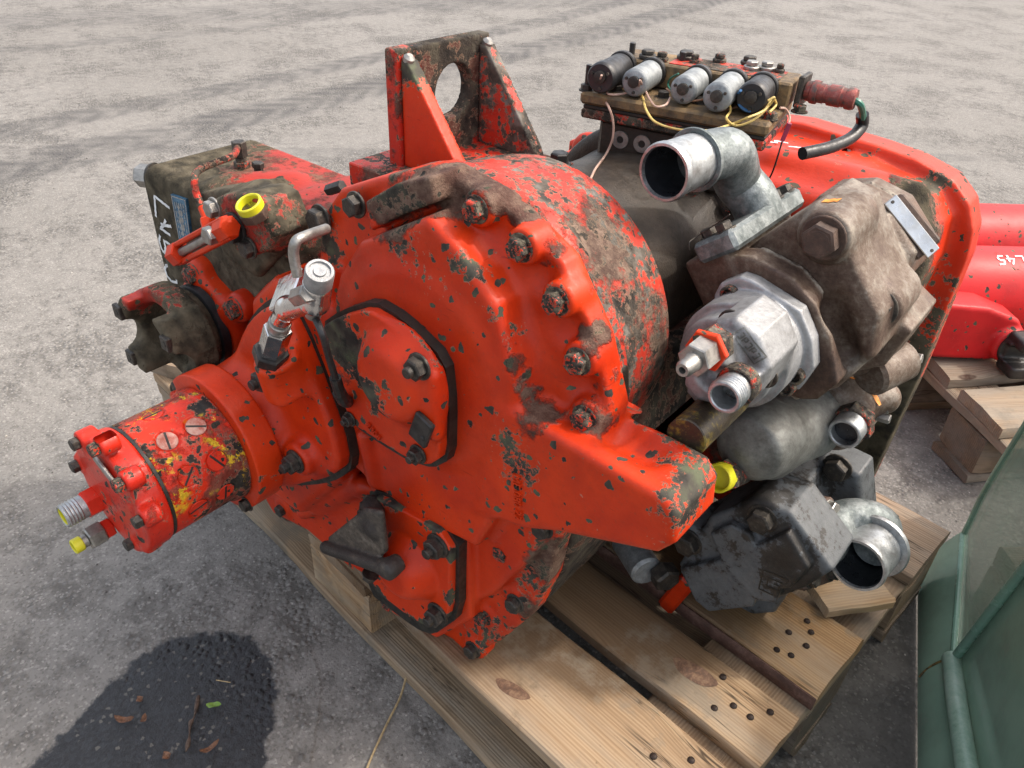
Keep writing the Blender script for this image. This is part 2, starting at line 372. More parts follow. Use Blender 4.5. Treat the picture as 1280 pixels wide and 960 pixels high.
def nets(fn, lo, hi, res):
    lo = np.array(lo, np.float32); n = np.ceil((np.array(hi)-lo)/res).astype(int)+1
    ax = [lo[i]+res*np.arange(n[i], dtype=np.float32) for i in range(3)]
    d = np.empty(n, np.float32)
    st = max(1, int(4e5/(n[1]*n[2])))
    for i in range(0, n[0], st):
        g = np.meshgrid(ax[0][i:i+st], ax[1], ax[2], indexing='ij'); d[i:i+st] = fn(S(*g))
    ins = d < 0
    cnt = np.zeros(n-1, np.int8)
    for a in (0, 1):
        for b in (0, 1):
            for c in (0, 1): cnt += ins[a:n[0]-1+a, b:n[1]-1+b, c:n[2]-1+c]
    I = np.argwhere((cnt > 0) & (cnt < 8)); N = len(I)
    idx = -np.ones(n-1, np.int64); idx[tuple(I.T)] = np.arange(N)
    acc = np.zeros((N, 3), np.float32); num = np.zeros(N, np.float32)
    cs = [(a, b, c) for a in (0, 1) for b in (0, 1) for c in (0, 1)]
    cv = {c: d[I[:, 0]+c[0], I[:, 1]+c[1], I[:, 2]+c[2]] for c in cs}
    for c in cs:
        for k in range(3):
            if c[k]: continue
            e = list(c); e[k] = 1; a, b = cv[c], cv[tuple(e)]; m = (a < 0) != (b < 0)
            t = np.where(m, a/np.where(m, a-b, 1), 0); p = np.tile(np.array(c, np.float32), (N, 1)); p[:, k] += t
            acc += p*m[:, None]; num += m
    V = lo+(I+acc/num[:, None])*res
    F = []
    for k in range(3):
        s0 = [slice(None)]*3; s1 = [slice(None)]*3; s0[k] = slice(0, -1); s1[k] = slice(1, None)
        a, b = ins[tuple(s0)], ins[tuple(s1)]; E = np.argwhere(a != b); fl = a[tuple(E.T)]
        u, v = (k+1) % 3, (k+2) % 3
        ok = (E[:, u] > 0) & (E[:, v] > 0) & (E[:, u] < n[u]-1) & (E[:, v] < n[v]-1); E = E[ok]; fl = fl[ok]
        q = []
        for du, dv in ((0, 0), (-1, 0), (-1, -1), (0, -1)):
            G = E.copy(); G[:, u] += du; G[:, v] += dv; q.append(idx[tuple(G.T)])
        q = np.stack(q, 1); q[~fl] = q[~fl][:, ::-1]; F.append(q)
    return V.astype(np.float32), np.concatenate(F)
def fieldn(fn, V, h=.0008):
    g = np.stack([fn(S(*(V+e).T))-fn(S(*(V-e).T)) for e in np.eye(3, dtype=np.float32)*h], 1)/(2*h)
    return g/np.maximum(np.linalg.norm(g, axis=1, keepdims=True), 1e-6)
def cast(name, fn, lo, hi, res, mat, parent=None, wear=(), grime=(), edge=.8, he=.005, base=0.0):
    V, F = nets(fn, lo, hi, res); nrm = fieldn(fn, V)
    dv = fn(S(*V.T)); V = V-nrm*np.clip(dv, -res*.5, res*.5)[:, None]
    me = bpy.data.meshes.new(name); me.vertices.add(len(V)); me.vertices.foreach_set("co", V.astype(np.float32).ravel())
    me.loops.add(len(F)*4); me.loops.foreach_set("vertex_index", F.astype(np.int32).ravel())
    me.polygons.add(len(F)); me.polygons.foreach_set("loop_start", np.arange(len(F), dtype=np.int32)*4)
    me.update(calc_edges=True); me.polygons.foreach_set("use_smooth", [True]*len(F)); me.validate()
    conv = np.clip(1+fn(S(*(V-nrm*he).T))/he, 0, 1)
    spots(me, "wear", wear, base, V)
    a = np.empty(len(V), np.float32); me.attributes["wear"].data.foreach_get("value", a)
    me.attributes["wear"].data.foreach_set("value", a+edge*np.clip(conv-.12, 0, 1)*.9)
    spots(me, "grime", grime, 0.0, V)
    return link(name, me, mat, parent)

# ------------------------------------------------------------------ fasteners
_bm = {}
def bolt(parent, P, d, s=.0095, mat='bolt', washer=True, h=.62, name='bolt', stud=False):
    """hex bolt on a washer; s = half the width over corners"""
    key = (round(s, 5), mat, washer, round(h, 2), stud)
    if key not in _bm:
        m = MB(); z = 0.0
        if washer: m.rev([(0, s*1.25), (s*.18, s*1.25), (s*.22, s*1.2)], (0, 0, -.001), (0, 0, 1), 20); z = s*.2-.001
        m.rev([(z, s*.93), (z+s*.05, s), (z+s*h*1.25, s), (z+s*h*1.4, s*.86)], (0, 0, 0), (0, 0, 1), hexa=True)
        m.rev([(z+s*h*1.4-.0005, s*.7), (z+s*h*1.43, s*.66)], (0, 0, 0), (0, 0, 1), 14)
        if stud: m.rev([(z+s*h*1.4, s*.5), (z+s*h*2.2, s*.5), (z+s*h*2.35, s*.42)], (0, 0, 0), (0, 0, 1), 14)
        o = m.build('bolt', M[mat]); _bm[key] = o.data; bpy.data.objects.remove(o)
    q = Vector((0, 0, 1)).rotation_difference(Vector(d)) @ Quaternion((0, 0, 1), random.uniform(0, 6.28))
    return link(name, _bm[key], None, parent, P, q)
FRONT = (0, -1, 0)
# ------------------------------------------------------------------ setting: yard, wet patch, litter
def ground_mat():
    s = NT('dusty_asphalt'); co = s.co()
    sep = s.n("SeparateXYZ", {0: co}); X, Y = sep.outputs[0], sep.outputs[1]
    big = s.noise(.55, 5, .6); mid = s.noise(3.2, 8, .62); fin = s.noise(26, 8, .7); vf = s.noise(160, 4, .6)
    stone = s.vor(95, out=1); sd_ = s.vor(95, out=0); stone2 = s.vor(230, out=1)
    c = s.mix(s.sm(big, .38, .62), (.190, .180, .165), (.222, .211, .195))
    c = s.mix(s.sm(mid, .38, .68, 0, .22), c, (.258, .246, .228))
    bare = s.sm(s.ma('ADD', s.ma('MULTIPLY', mid, .6), s.ma('MULTIPLY', fin, .5)), .44, .60, 1, 0)      # where the dust is worn off the chippings
    st = s.mix(s.n("SeparateColor", {0: stone}).outputs[0], (.05, .048, .046), (.25, .24, .225))
    st = s.mix(s.sm(sd_, .35, .62), st, (.055, .05, .045))
    c = s.mix(s.ma('MULTIPLY', bare, .62), c, st)
    c = s.mix(s.sm(fin, .35, .7, .35, 0), c, (.10, .092, .082))
    c = s.mix(s.sm(s.n("SeparateColor", {0: stone2}).outputs[0], .88, .98, 0, .35), c, (.34, .325, .30))
    c = s.mix(s.sm(vf, .58, .75, 0, .3), c, (.06, .055, .05))
    pep = s.n("SeparateColor", {0: s.vor(330, out=1)}); c = s.mix(s.sm(pep.outputs[1], .80, .92, 0, .35), c, (.06, .056, .05)); c = s.mix(s.sm(pep.outputs[2], .92, .99, 0, .4), c, (.40, .38, .35))
    # shade painted into the ground colour between the pallet and the green shell
    dx = s.ma('SUBTRACT', X, s.ma('MULTIPLY_ADD', Y, -.22, .10)); side_shade = s.ma('MULTIPLY', s.sm(s.ma('ADD', dx, s.ma('MULTIPLY', s.ma('SUBTRACT', mid, .5), .5)), -.16, .10), s.sm(s.ma('ADD', Y, s.ma('MULTIPLY', mid, .5)), 1.25, 2.3, 1, 0))
    c = s.mix(s.ma('MULTIPLY', side_shade, .8), c, (.045, .042, .038))
    # tyre tracks swept across the yard
    wob = s.ma('MULTIPLY', s.ma('SUBTRACT', s.noise(.5, 3), .5), .5)
    for x0, slope, curv, wd, k in ((-3.0, -.06, .012, .17, .9), (-3.42, -.06, .014, .12, .75), (-6.1, .35, .0, .35, .5), (-9.5, .5, .0, .6, .6), (-5.0, .15, .02, .1, .5), (-4.3, 1.2, .0, .06, .4), (-3.8, .8, .0, .07, .4), (-12.5, .45, .0, .5, .6)):
        d = s.ma('SUBTRACT', X, s.ma('MULTIPLY_ADD', Y, slope, x0)); d = s.ma('ADD', d, s.ma('MULTIPLY', s.ma('MULTIPLY', Y, Y), curv))
        d = s.ma('ABSOLUTE', s.ma('ADD', d, s.ma('MULTIPLY', wob, .35)))
        band = s.sm(d, wd*.55, wd, 1, 0)
        lug = s.ma('MULTIPLY_ADD', s.ma('SINE', s.ma('ADD', s.ma('MULTIPLY', Y, 46), s.ma('MULTIPLY', d, 60))), .25, .75)
        f = s.ma('MULTIPLY', s.ma('MULTIPLY', band, lug), s.sm(s.noise(4.5, 6, .65), .3, .62, .25, 1))
        c = s.mix(s.ma('MULTIPLY', f, k), c, (.072, .069, .068))
    wet = s.ma('ADD', s.attr('wet'), s.ma('MULTIPLY', s.ma('SUBTRACT', s.ma('ADD', s.ma('MULTIPLY', fin, .5), s.ma('MULTIPLY', s.noise(14, 6, .65), .5)), .5), 1.0)); wet = s.ma('MULTIPLY', s.sm(wet, .50, .60), s.sm(s.attr('wet'), .02, .2))
    wcol = s.mix(s.n("SeparateColor", {0: stone2}).outputs[1], (.007, .0078, .010), (.021, .0235, .029)); wcol = s.mix(s.sm(vf, .5, .7, 0, .7), wcol, (.009, .009, .011))
    wcol = s.mix(s.sm(s.n("SeparateColor", {0: stone2}).outputs[0], .965, .995, 0, .6), wcol, (.15, .14, .12))
    c = s.mix(s.ma('MULTIPLY', wet, .96), c, wcol)
    h = s.ma('ADD', s.ma('MULTIPLY', s.ma('MULTIPLY', s.sm(sd_, .1, .6, 1, 0), bare), .7), s.ma('MULTIPLY', fin, .8))
    b = s.bump(h, .006, .8); b = s.bump(s.noise(190, 4, .7), .003, .6, b)
    return s.out(c, s.ma('MULTIPLY_ADD', wet, -.46, s.sm(fin, .3, .7, .75, .92)), 0, b, Specular_IOR_Level=.35)
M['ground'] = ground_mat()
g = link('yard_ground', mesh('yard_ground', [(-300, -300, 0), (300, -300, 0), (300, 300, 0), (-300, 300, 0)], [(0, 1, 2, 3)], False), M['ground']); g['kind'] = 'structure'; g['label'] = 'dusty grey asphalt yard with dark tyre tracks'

def wet_patch():
    """a sheet of the yard's own asphalt, soaked inside its outline and dry again at its rim"""
    P = [(-0.7739, -0.0573, 0), (-0.8063, 0.0012, 0), (-0.8324, 0.0465, 0), (-0.8543, 0.1043, 0), (-0.8621, 0.1662, 0), (-0.848, 0.209, 0), (-0.8172, 0.2512, 0), (-0.7655, 0.2715, 0), (-0.7068, 0.2703, 0), (-0.664, 0.2539, 0), (-0.6254, 0.221, 0), (-0.5915, 0.1917, 0), (-0.5369, 0.1457, 0), (-0.5036, 0.0515, 0), (-0.6197, -0.0717, 0)]
    P = np.array([p[:2] for p in P]); P = np.array(chaikin([tuple(p) for p in P], 3, .25))
    lo, hi = P.min(0)-.06, P.max(0)+.06; st = .004; nx, ny = ((hi-lo)/st).astype(int)+1
    X, Y = np.meshgrid(lo[0]+st*np.arange(nx), lo[1]+st*np.arange(ny), indexing='ij')
    d = S(X.astype(np.float32), Y.astype(np.float32), np.zeros_like(X, np.float32)).prism([tuple(p) for p in P], 2, -9, 9, .0)
    keep = d < .055; idx = -np.ones(keep.shape, int); idx[keep] = np.arange(keep.sum())
    V = np.stack([X[keep], Y[keep], np.full(keep.sum(), .002)], 1)
    q = np.stack([idx[:-1, :-1], idx[1:, :-1], idx[1:, 1:], idx[:-1, 1:]], -1).reshape(-1, 4); q = q[(q >= 0).all(1)]
    me = mesh('wet_patch', V, q, False); a = me.attributes.new('wet', 'FLOAT', 'POINT'); a.data.foreach_set('value', np.clip(.5-d[keep]/.10, 0, 1).astype(np.float32))
    o = link('wet_patch', me, M['ground']); tagp(o, 'dark wet oily patch drying on the grey asphalt', 'wet patch')
wet_patch()

def leaf(name, loc, L, W, rz, mat, curl, label, group=None):
    V = []; F = []; n = 9
    for i in range(n):
        t = i/(n-1); wd = W*math.sin(math.pi*min(1, t*.97+.02))**.8*(1-.25*t); z = .004+curl*(t-.5)**2*L*4
        for k, u in enumerate((-1, -.4, 0, .4, 1)): V.append((L*(t-.5), wd*u*(1+.08*math.sin(9*t+u)), z+abs(u)*W*.35+.0015*math.sin(7*t+2*u)))
    for i in range(n-1):
        for k in range(4): F.append((i*5+k, i*5+k+1, (i+1)*5+k+1, (i+1)*5+k))
    o = link(name, mesh(name, V, F), mat, None, loc); o.rotation_mode = 'XYZ'; o.rotation_euler = (0, 0, rz)
    tagp(o, label, 'leaf', group)
M['leafg'] = plain('green_leaf', (.16, .27, .045), .5, 0, .2, 200); M['leafb'] = plain('brown_leaf', (.16, .075, .04), .6, 0, .3, 200)
M['straw'] = plain('dry_straw', (.42, .31, .16), .6, 0, .2, 200); M['twig'] = plain('dark_twig', (.08, .05, .035), .7, 0, .3, 200)
leaf('leaf', (-0.7076, 0.1739, 0.004), .020, .0055, .9, M['leafg'], .05, 'small green leaf on the dark wet patch')
leaf('leaf', (-0.766, 0.0778, 0.004), .026, .006, .8, M['leafb'], .3, 'long curled brown leaf on the left of the wet patch')
leaf('leaf', (-0.7506, 0.0961, 0.004), .012, .005, 2.2, M['leafb'], .4, 'short brown leaf crumb right beside the long curled brown leaf')
leaf('leaf', (-0.7832, 0.1047, 0.004), .010, .006, .4, M['leafb'], .1, 'small reddish flat leaf scrap above the long curled brown leaf')
leaf('leaf', (-0.6529, 0.1415, 0.004), .026, .005, 1.5, M['leafb'], .3, 'narrow curled brown leaf near the bottom right of the wet patch')
leaf('leaf', (-0.6805, 0.096, 0.004), .012, .0065, .3, M['leafb'], .2, 'round brown leaf scrap low in the wet patch')
o = MB().tube([(-0.7368, 0.1656, 0.006), (-0.7108, 0.1475, 0.008), (-0.7048, 0.1386, 0.006), (-0.6827, 0.1263, 0.009), (-0.672, 0.1162, 0.006)], lambda t: .0022*(1+.5*math.sin(17*t)), 7).build('twig', M['twig']); tagp(o, 'dark crumbling twig lying on the wet patch', 'twig')
o = MB().tube([(-0.5637, 0.3939, 0.012), (-0.5459, 0.3685, 0.006), (-0.5256, 0.3284, 0.004), (-0.4941, 0.2742, 0.004), (-0.4675, 0.2454, 0.004)], .0016, 6).build('straw', M['straw']); tagp(o, 'long dry straw lying beside the pallet edge', 'straw')
o = MB().tube([(-0.7437, 0.1952, 0.006), (-0.7266, 0.2081, 0.006)], .0007, 5, spline=False).build('straw', M['straw']); tagp(o, 'tiny pale stalk on the wet patch', 'straw')

def grit():
    m = MB(); ico = [(0, 0, 1), (.9, 0, .2), (.3, .85, .2), (-.7, .5, .25), (-.7, -.5, .2), (.3, -.85, .25), (0, 0, -.4)]
    fc = [(0, 1, 2), (0, 2, 3), (0, 3, 4), (0, 4, 5), (0, 5, 1), (6, 2, 1), (6, 3, 2), (6, 4, 3), (6, 5, 4), (6, 1, 5)]
    for i in range(5200):
        if i < 3000: x = random.uniform(-1.6, .05); y = random.uniform(-.05, 1.6)
        else: x = random.uniform(-6, 0); y = random.uniform(-.1, 7)
        if -1.33 < x < -.11 and .38 < y < 1.14: continue
        r = random.choice((.0011, .0014, .0018, .0022, .003)) * (.8 if i < 3000 else 1.3)
        a = random.uniform(0, 6.28); ca, sa = math.cos(a)*r, math.sin(a)*r; k = random.uniform(.5, .9)
        m.add([(x+v[0]*ca-v[1]*sa*.8, y+v[0]*sa+v[1]*ca*.8, v[2]*r*k+.0006) for v in ico], fc)
    s = NT('loose_grit'); r = s.n("NewGeometry").outputs["Random Per Island"]
    mm = s.out(s.ramp(r, [(0, (.07, .065, .06)), (.5, (.19, .175, .155)), (.85, (.3, .28, .25)), (1, (.42, .4, .37))]), .85)
    o = m.build('loose_grit', mm, smooth=False, fix=False); o['kind'] = 'stuff'; o['label'] = 'loose grit scattered on the asphalt'
grit()

# ------------------------------------------------------------------ timber
def wood_mat(name, light, dark, grey, dirt, gk):
    s = NT(name); co = s.offset(s.co())
    kd = s.vor(1.0, s.mapping(co, (4.2, 11, 11)), 'F1', 0)
    knot = s.sm(kd, .06, .10, 1, 0); halo = s.sm(kd, .05, .42, 1, 0)
    dis = s.n("CombineXYZ", {1: s.ma('MULTIPLY', halo, .012)}).outputs[0]
    cw = s.n("VectorMath", {0: co, 1: dis}, operation='ADD').outputs[0]
    g1 = s.noise(1.0, 6, .6, s.mapping(cw, (2.2, 60, 60))); g2 = s.noise(1.0, 5, .6, s.mapping(cw, (9, 420, 420)))
    wv = s.n("TexWave", {"Vector": s.mapping(cw, (.6, 22, 16)), "Scale": 3.2, "Distortion": 5.0, "Detail": 3.0, "Detail Scale": 1.4}, bands_direction='Y').outputs[1]
    v = s.ma('ADD', s.ma('MULTIPLY', g1, .6), s.ma('ADD', s.ma('MULTIPLY', g2, .32), s.ma('MULTIPLY', wv, .17)))
    c = s.mix(s.sm(v, .35, .8), dark, light)
    c = s.mix(s.sm(s.noise(1.0, 5, .6, s.mapping(co, (3, 14, 14))), .42, .66, 0, gk), c, grey)
    c = s.mix(s.sm(s.noise(13, 7, .7, co), .56, .7, 0, .55), c, dirt)
    c = s.mix(s.sm(s.noise(90, 5, .7, co), .62, .74, 0, .5), c, tuple(x*.5 for x in dirt))
    c = s.mix(s.ma('MULTIPLY', halo, .35), c, dark)
    c = s.mix(s.ma('MULTIPLY', knot, s.sm(s.noise(60, 4, .6, co), .3, .6, .6, 1)), c, (.06, .026, .014))
    # oil soaked into the boards under the machine
    oil = s.attr("grime"); c = s.mix(s.ma('MULTIPLY', s.sm(s.ma('ADD', oil, s.ma('MULTIPLY', s.noise(16, 6, .7, co), .5)), .45, 1.0), .75), c, (.075, .042, .02))
    shade = s.ma('MULTIPLY_ADD', s.rnd(), .45, .72); hsv = s.n("HueSaturation", {"Color": c, "Value": shade, "Saturation": s.ma('MULTIPLY_ADD', s.rnd(), .3, .8)}); c = hsv.outputs[0]
    ck = s.sm(s.ma('ABSOLUTE', s.ma('SUBTRACT', s.noise(1.0, 4, .6, s.mapping(cw, (1.4, 26, 26))), .5)), .0, .012, 1, 0); ck = s.ma('MULTIPLY', ck, s.sm(s.noise(3, 3, .5, co), .5, .6)); c = s.mix(s.ma('MULTIPLY', ck, .85), c, (.03, .02, .013))
    blot = s.sm(s.noise(5.5, 8, .72, co), .52, .62, 0, .6); c = s.mix(blot, c, tuple(x*.62 for x in grey))
    b = s.bump(ck, .003, .8) if False else None
    b = s.bump(s.ma('ADD', s.ma('MULTIPLY', g2, .5), s.ma('MULTIPLY', wv, .18)), .0016, .8)
    return s.out(c, .78, 0, b, Specular_IOR_Level=.25)
M['wood'] = wood_mat('weathered_pine', (.45, .315, .185), (.27, .165, .085), (.34, .285, .215), (.13, .09, .055), .65)
M['woodold'] = wood_mat('old_grey_pine', (.33, .25, .165), (.19, .13, .08), (.25, .22, .175), (.10, .075, .05), .8)
M['wooddark'] = wood_mat('damp_block_wood', (.2, .14, .09), (.11, .075, .045), (.15, .13, .105), (.06, .045, .03), .7)
M['nail'] = plain('rusty_nail', (.035, .02, .014), .6, .4, .3, 300)
def board(name, parent, c, L, W, T, rz=0, mat='wood', jit=.0012, skew=0.0, rz3=None, oil=(), label=None):
    """sawn board, long side along local x"""
    ns = max(6, int(L/.05)); b = min(.003, T*.2); w2, t2 = W/2, T/2
    sec = [(-w2+b, -t2), (-w2*.3, -t2), (w2*.3, -t2), (w2-b, -t2), (w2, -t2+b), (w2, t2-b), (w2-b, t2), (w2*.5, t2), (0, t2), (-w2*.5, t2), (-w2+b, t2), (-w2, t2-b), (-w2, -t2+b)]
    n = len(sec); V = []; F = []; ph = random.uniform(0, 9); amp = jit*1.6
    for i in range(ns+1):
        t = i/ns-.5
        for y, z in sec:
            x = t*L+(skew*y if abs(t) > .49 else 0)
            if abs(t) > .49: x += random.gauss(0, .0008)
            V.append((x, y+amp*math.sin(5*t*L*3+ph)+random.gauss(0, jit*.3), z+jit*.6*math.sin(9*t+ph+y*30)+random.gauss(0, jit*.15)))
    for i in range(ns):
        for k in range(n):
            j = (k+1) % n; F.append((i*n+k, i*n+j, (i+1)*n+j, (i+1)*n+k))
    F.append(tuple(range(n-1, -1, -1))); F.append(tuple(ns*n+k for k in range(n)))
    me = mesh(name, V, F, True, 40)
    o = link(name, me, M[mat], parent, c); o.rotation_euler = (0, 0, rz)
    if oil:
        mw = Matrix.Translation(Vector(c)) @ Matrix.Rotation(rz, 4, 'Z'); iv = mw.inverted()
        spots(me, "grime", [(*(iv @ Vector(p[:3])), p[3], p[4]) for p in oil])
    if label: o['label'] = label
    return o
def nails(parent, pts, r=.0042, z=.0):
    for p in pts:
        m = MB().rev([(0, r), (.0012, r*.95), (.0022, r*.55)], (0, 0, -.0006), (0, 0, 1), 10); o = m.build('nail', M['nail'], parent); o.location = p

OIL = [(-.55, .58, .15, .28, 1.3), (-.45, .70, .15, .25, .9), (-.36, .56, .15, .10, .7), (-.30, .61, .15, .12, .7), (-.75, .45, .12, .2, .5), (-.25, .86, .13, .2, .7)]
pal = empty('wooden_pallet', (0, 0, 0), label='weathered wooden pallet carrying the red gearbox', cat='pallet')
XR, LN = -.121, 1.20
for y0, y1, dx in ((.393, .533, .0), (.556, .650, .002), (.690, .819, .0), (.975, 1.114, .0)):
    board('deck_board', pal, (XR-dx-LN/2, (y0+y1)/2, .137), LN, y1-y0, .022, 0, 'wood', .0012, oil=OIL)
b3 = MB().prism([(-.0045, -.010), (.0, -.0105), (.0, .0095), (-.003, .0105), (-.006, .004)], 0, -.56, .02)
o = b3.build('bark_strip', worn('bark', [(.3, (.03, .014, .01)), (.5, (.10, .05, .035)), (.68, (.22, .13, .10)), (.8, (.32, .22, .18))], 30, 0, (.6, .8), .9), pal); o.location = (XR-.02, .6895, .137)
for x in (XR-.075, XR-.60, XR-1.125):
    board('stringer_board', pal, (x, .754, .115), .722, .145, .0215, math.pi/2, 'wood', .001, oil=OIL)
    for y in (.463, .755, 1.044):
        board('block', pal, (x, y, .0635), .145, .138, .081, 0, 'woodold' if y > .5 else 'wood', .0012)
for y, wd in ((.463, .142), (.755, .1), (1.044, .14)):
    board('bottom_board', pal, (XR-LN/2, y-.002, .0125), LN, wd, .021, 0, 'woodold', .0014)
nails(pal, [(-0.1876, 0.7882, 0.1485), (-0.1953, 0.7529, 0.1485), (-0.1748, 0.7753, 0.1485), (-0.1684, 0.7506, 0.1485), (-0.1919, 0.716, 0.1485), (-0.1746, 0.7222, 0.1485), (-0.1926, 1.081, 0.1485), (-0.2002, 0.5845, 0.1485), (-0.186, 0.6045, 0.1485), (-0.1639, 0.6066, 0.1485), (-0.2171, 0.6294, 0.1485), (-0.1507, 0.6301, 0.1485), (-0.2136, 0.4816, 0.1485), (-0.1813, 0.5094, 0.1485)], .0045)
for q, a, b, r in (((-0.384, 0.4221, 0.1485), .024, .009, .25), ((-0.2452, 0.6073, 0.1485), .03, .013, .15)):
    V = [(0, 0, .0012)]+[(a*math.cos(t)*(1+.1*math.sin(3*t)), b*math.sin(t), .0002) for t in np.linspace(0, 6.28, 21)[:-1]]
    o = link('knot', mesh('knot', V, [(0, i+1, (i+1) % 20+1) for i in range(20)]), worn('knot_wood', [(.32, (.04, .02, .012)), (.48, (.12, .062, .036)), (.62, (.24, .145, .085)), (.75, (.34, .22, .13))], 90, 0, (.6, .8), .6), pal, q); o.rotation_euler = (0, 0, r)
# loose chock under the lower pump, splinter at the far end
o = board('wooden_chock', None, (-0.1682, 0.8667, 0.158), .10, .055, .018, 1.0, 'wood'); tagp(o, 'small wooden chock under the lower pipe elbow', 'chock')
o = board('wooden_chock', None, (-1.265, .44, .166), .15, .06, .036, .35, 'wood', .004); tagp(o, 'splintered wooden chock under the gearbox yoke', 'chock')

# ------------------------------------------------------------------ second pallet with two red tubes
P2 = Vector((-.150, 1.452, 0)); E1 = Vector((-.80, .60, 0)).normalized(); E2 = Vector((.60, .80, 0)).normalized(); A2 = math.atan2(E2.y, E2.x)
pal2 = empty('wooden_pallet', (0, 0, 0), label='old grey pallet under the two red tubes', cat='pallet')
def p2(a, b, z): return tuple(P2+E1*a+E2*b+Vector((0, 0, z)))
for a, wd in ((.075, .13), (.235, .12), (.40, .13), (.56, .12)):
    board('deck_board', pal2, p2(a, .5, .137), 1.0, wd, .024, A2, 'woodold', .003, random.uniform(-.06, .06))
for b in (.06, .5, .92):
    board('stringer_board', pal2, p2(.31, b, .113), .66, .12, .022, A2+math.pi/2, 'woodold', .002)
    for a in (.08, .31, .55): board('block', pal2, p2(a, b, .062), .12, .11, .08, A2, 'wooddark', .003)
for a in (.08, .31, .55): board('bottom_board', pal2, p2(a, .5, .0115), 1.02, .115, .019, A2, 'wooddark', .003)

def strokes(name, parent, lines, fn, w, mat, lift=.0006):
    """hand-drawn marker strokes: flat ribbons laid on a surface; fn(u, v) -> (point, normal)"""
    V = []; F = []
    for ln in lines:
        P = []
        for (a, b), (c, d) in zip(ln[:-1], ln[1:]):
            for k in range(4): P.append((a+(c-a)*k/4, b+(d-b)*k/4))
        P.append(ln[-1]); base = len(V)
        for i, (u, v) in enumerate(P):
            q = P[min(i+1, len(P)-1)]; r = P[max(i-1, 0)]; dx, dy = q[0]-r[0], q[1]-r[1]; l = math.hypot(dx, dy) or 1; ww = w*(1+.22*math.sin(i*1.7+len(V)))
            for sgn in (-1, 1):
                p, nn = fn(u-dy/l*ww*sgn, v+dx/l*ww*sgn); V.append(Vector(p)+Vector(nn)*lift)
        for i in range(len(P)-1): F.append((base+2*i, base+2*i+1, base+2*i+3, base+2*i+2))
    return link(name, mesh(name, V, F, False), mat, parent)
GL = {'L': [[(0, 1), (0, 0), (.62, .05)]], '4': [[(.28, 1), (0, .38), (.7, .36)], [(.5, .75), (.46, -.05)]],
      '5': [[(.62, 1.02), (.16, .98), (.08, .55), (.4, .6), (.58, .36), (.42, .06), (.02, .04)]], '0': [[(.3, 1), (.06, .8), (.02, .4), (.16, .06), (.4, 0), (.56, .3), (.52, .75), (.34, .98), (.26, 1)]]}
def axle(name, c, ang, r, L, label, extras):
    d = Vector((math.cos(ang), math.sin(ang), 0)); a = empty(name, tuple(c), ang, label=label, cat='steel tube', group='red tubes on the far pallet')
    MB().rev([(-.34, r*.93), (-.335, r), (L-.01, r), (L, r*.97)], (0, 0, 0), (1, 0, 0), 56).build('tube_body', M['axle'], a)
    return a
AT = math.atan2(.74, .67)
c2 = Vector((-0.3039, 1.836, 0.245)); r2 = .092
t2 = axle('steel_tube', c2, AT, r2, .6, 'nearer red steel tube with white L45 and a grey clevis', True)
def cylmap(r, u0, a0, fl=1):
    return lambda u, v: ((u0+u, -math.sin(a0+v/r)*r, math.cos(a0+v/r)*r), (0, -math.sin(a0+v/r), math.cos(a0+v/r)))
S1 = .024
L45 = []
for i, ch in enumerate('L45'):
    for ln in GL[ch]: L45.append([(-(i*.85+p[0])*S1, -(-p[1])*S1*1.0) for p in ln])
strokes('marker_lettering', t2, [[(p[0]-.025, p[1]) for p in ln] for ln in L45], cylmap(r2, .0, .25), .0019, M['whitepaint'], .001)
cl = cast('bracket_arm', lambda s: su(s.prism([(-.33, -.075), (-.10, -.085), (-.055, -.07), (-.045, -.02), (-.07, .01), (-.14, .035), (-.33, .05)], 1, -.150, -.03, .005), s.cyl((-.075, -.165, -.045), (-.075, -.05, -.045), .036, .006), .008), (-.34, -.18, -.1), (-.03, -.02, .06), .006, M['axle'], t2, wear=[(-.06, -.15, -.04, .07, .5)])
cast('clevis', lambda s: np.minimum(ss(s.cyl((-.062, -.19, -.045), (-.062, -.155, -.045), .038, .006), s.box((-.12, -.25, -.062), (0, -.17, -.030), .006), .004), ss(s.box((-.09, -.215, -.09), (-.035, -.16, -.005), .008), s.box((-.11, -.24, -.064), (0, -.176, -.028), .008), .004)), (-.12, -.23, -.1), (-.015, -.14, .01), .004, M['black'], t2)
c1 = c2+Vector((-math.sin(AT), math.cos(AT), 0))*.205+Vector((0, 0, .012))
t1 = axle('steel_tube', c1, AT, .094, .65, 'farther red steel tube with black handwriting', False)
scr = [[(0, 0), (.008, .022), (.014, .002), (.004, .011)], [(.018, .003), (.02, .013), (.026, .004), (.029, .014)], [(.034, .004), (.036, .013), (.041, .005)], [(.046, .016), (.047, .004)], [(.056, .004), (.057, .015), (.064, .006)], [(.07, .006), (.071, .008)]]
strokes('handwriting', t1, [[(-.145+p[0], -p[1]) for p in ln] for ln in scr], cylmap(.094, .05, 1.0), .0010, M['inkblack'], .001)
MB().rev([(0, .006), (.0015, .005)], (-.16, -math.sin(.35)*.0935, math.cos(.35)*.0935), (0, -math.sin(.35), math.cos(.35)), 12).build('paint_dab', M['whitepaint'], t1)

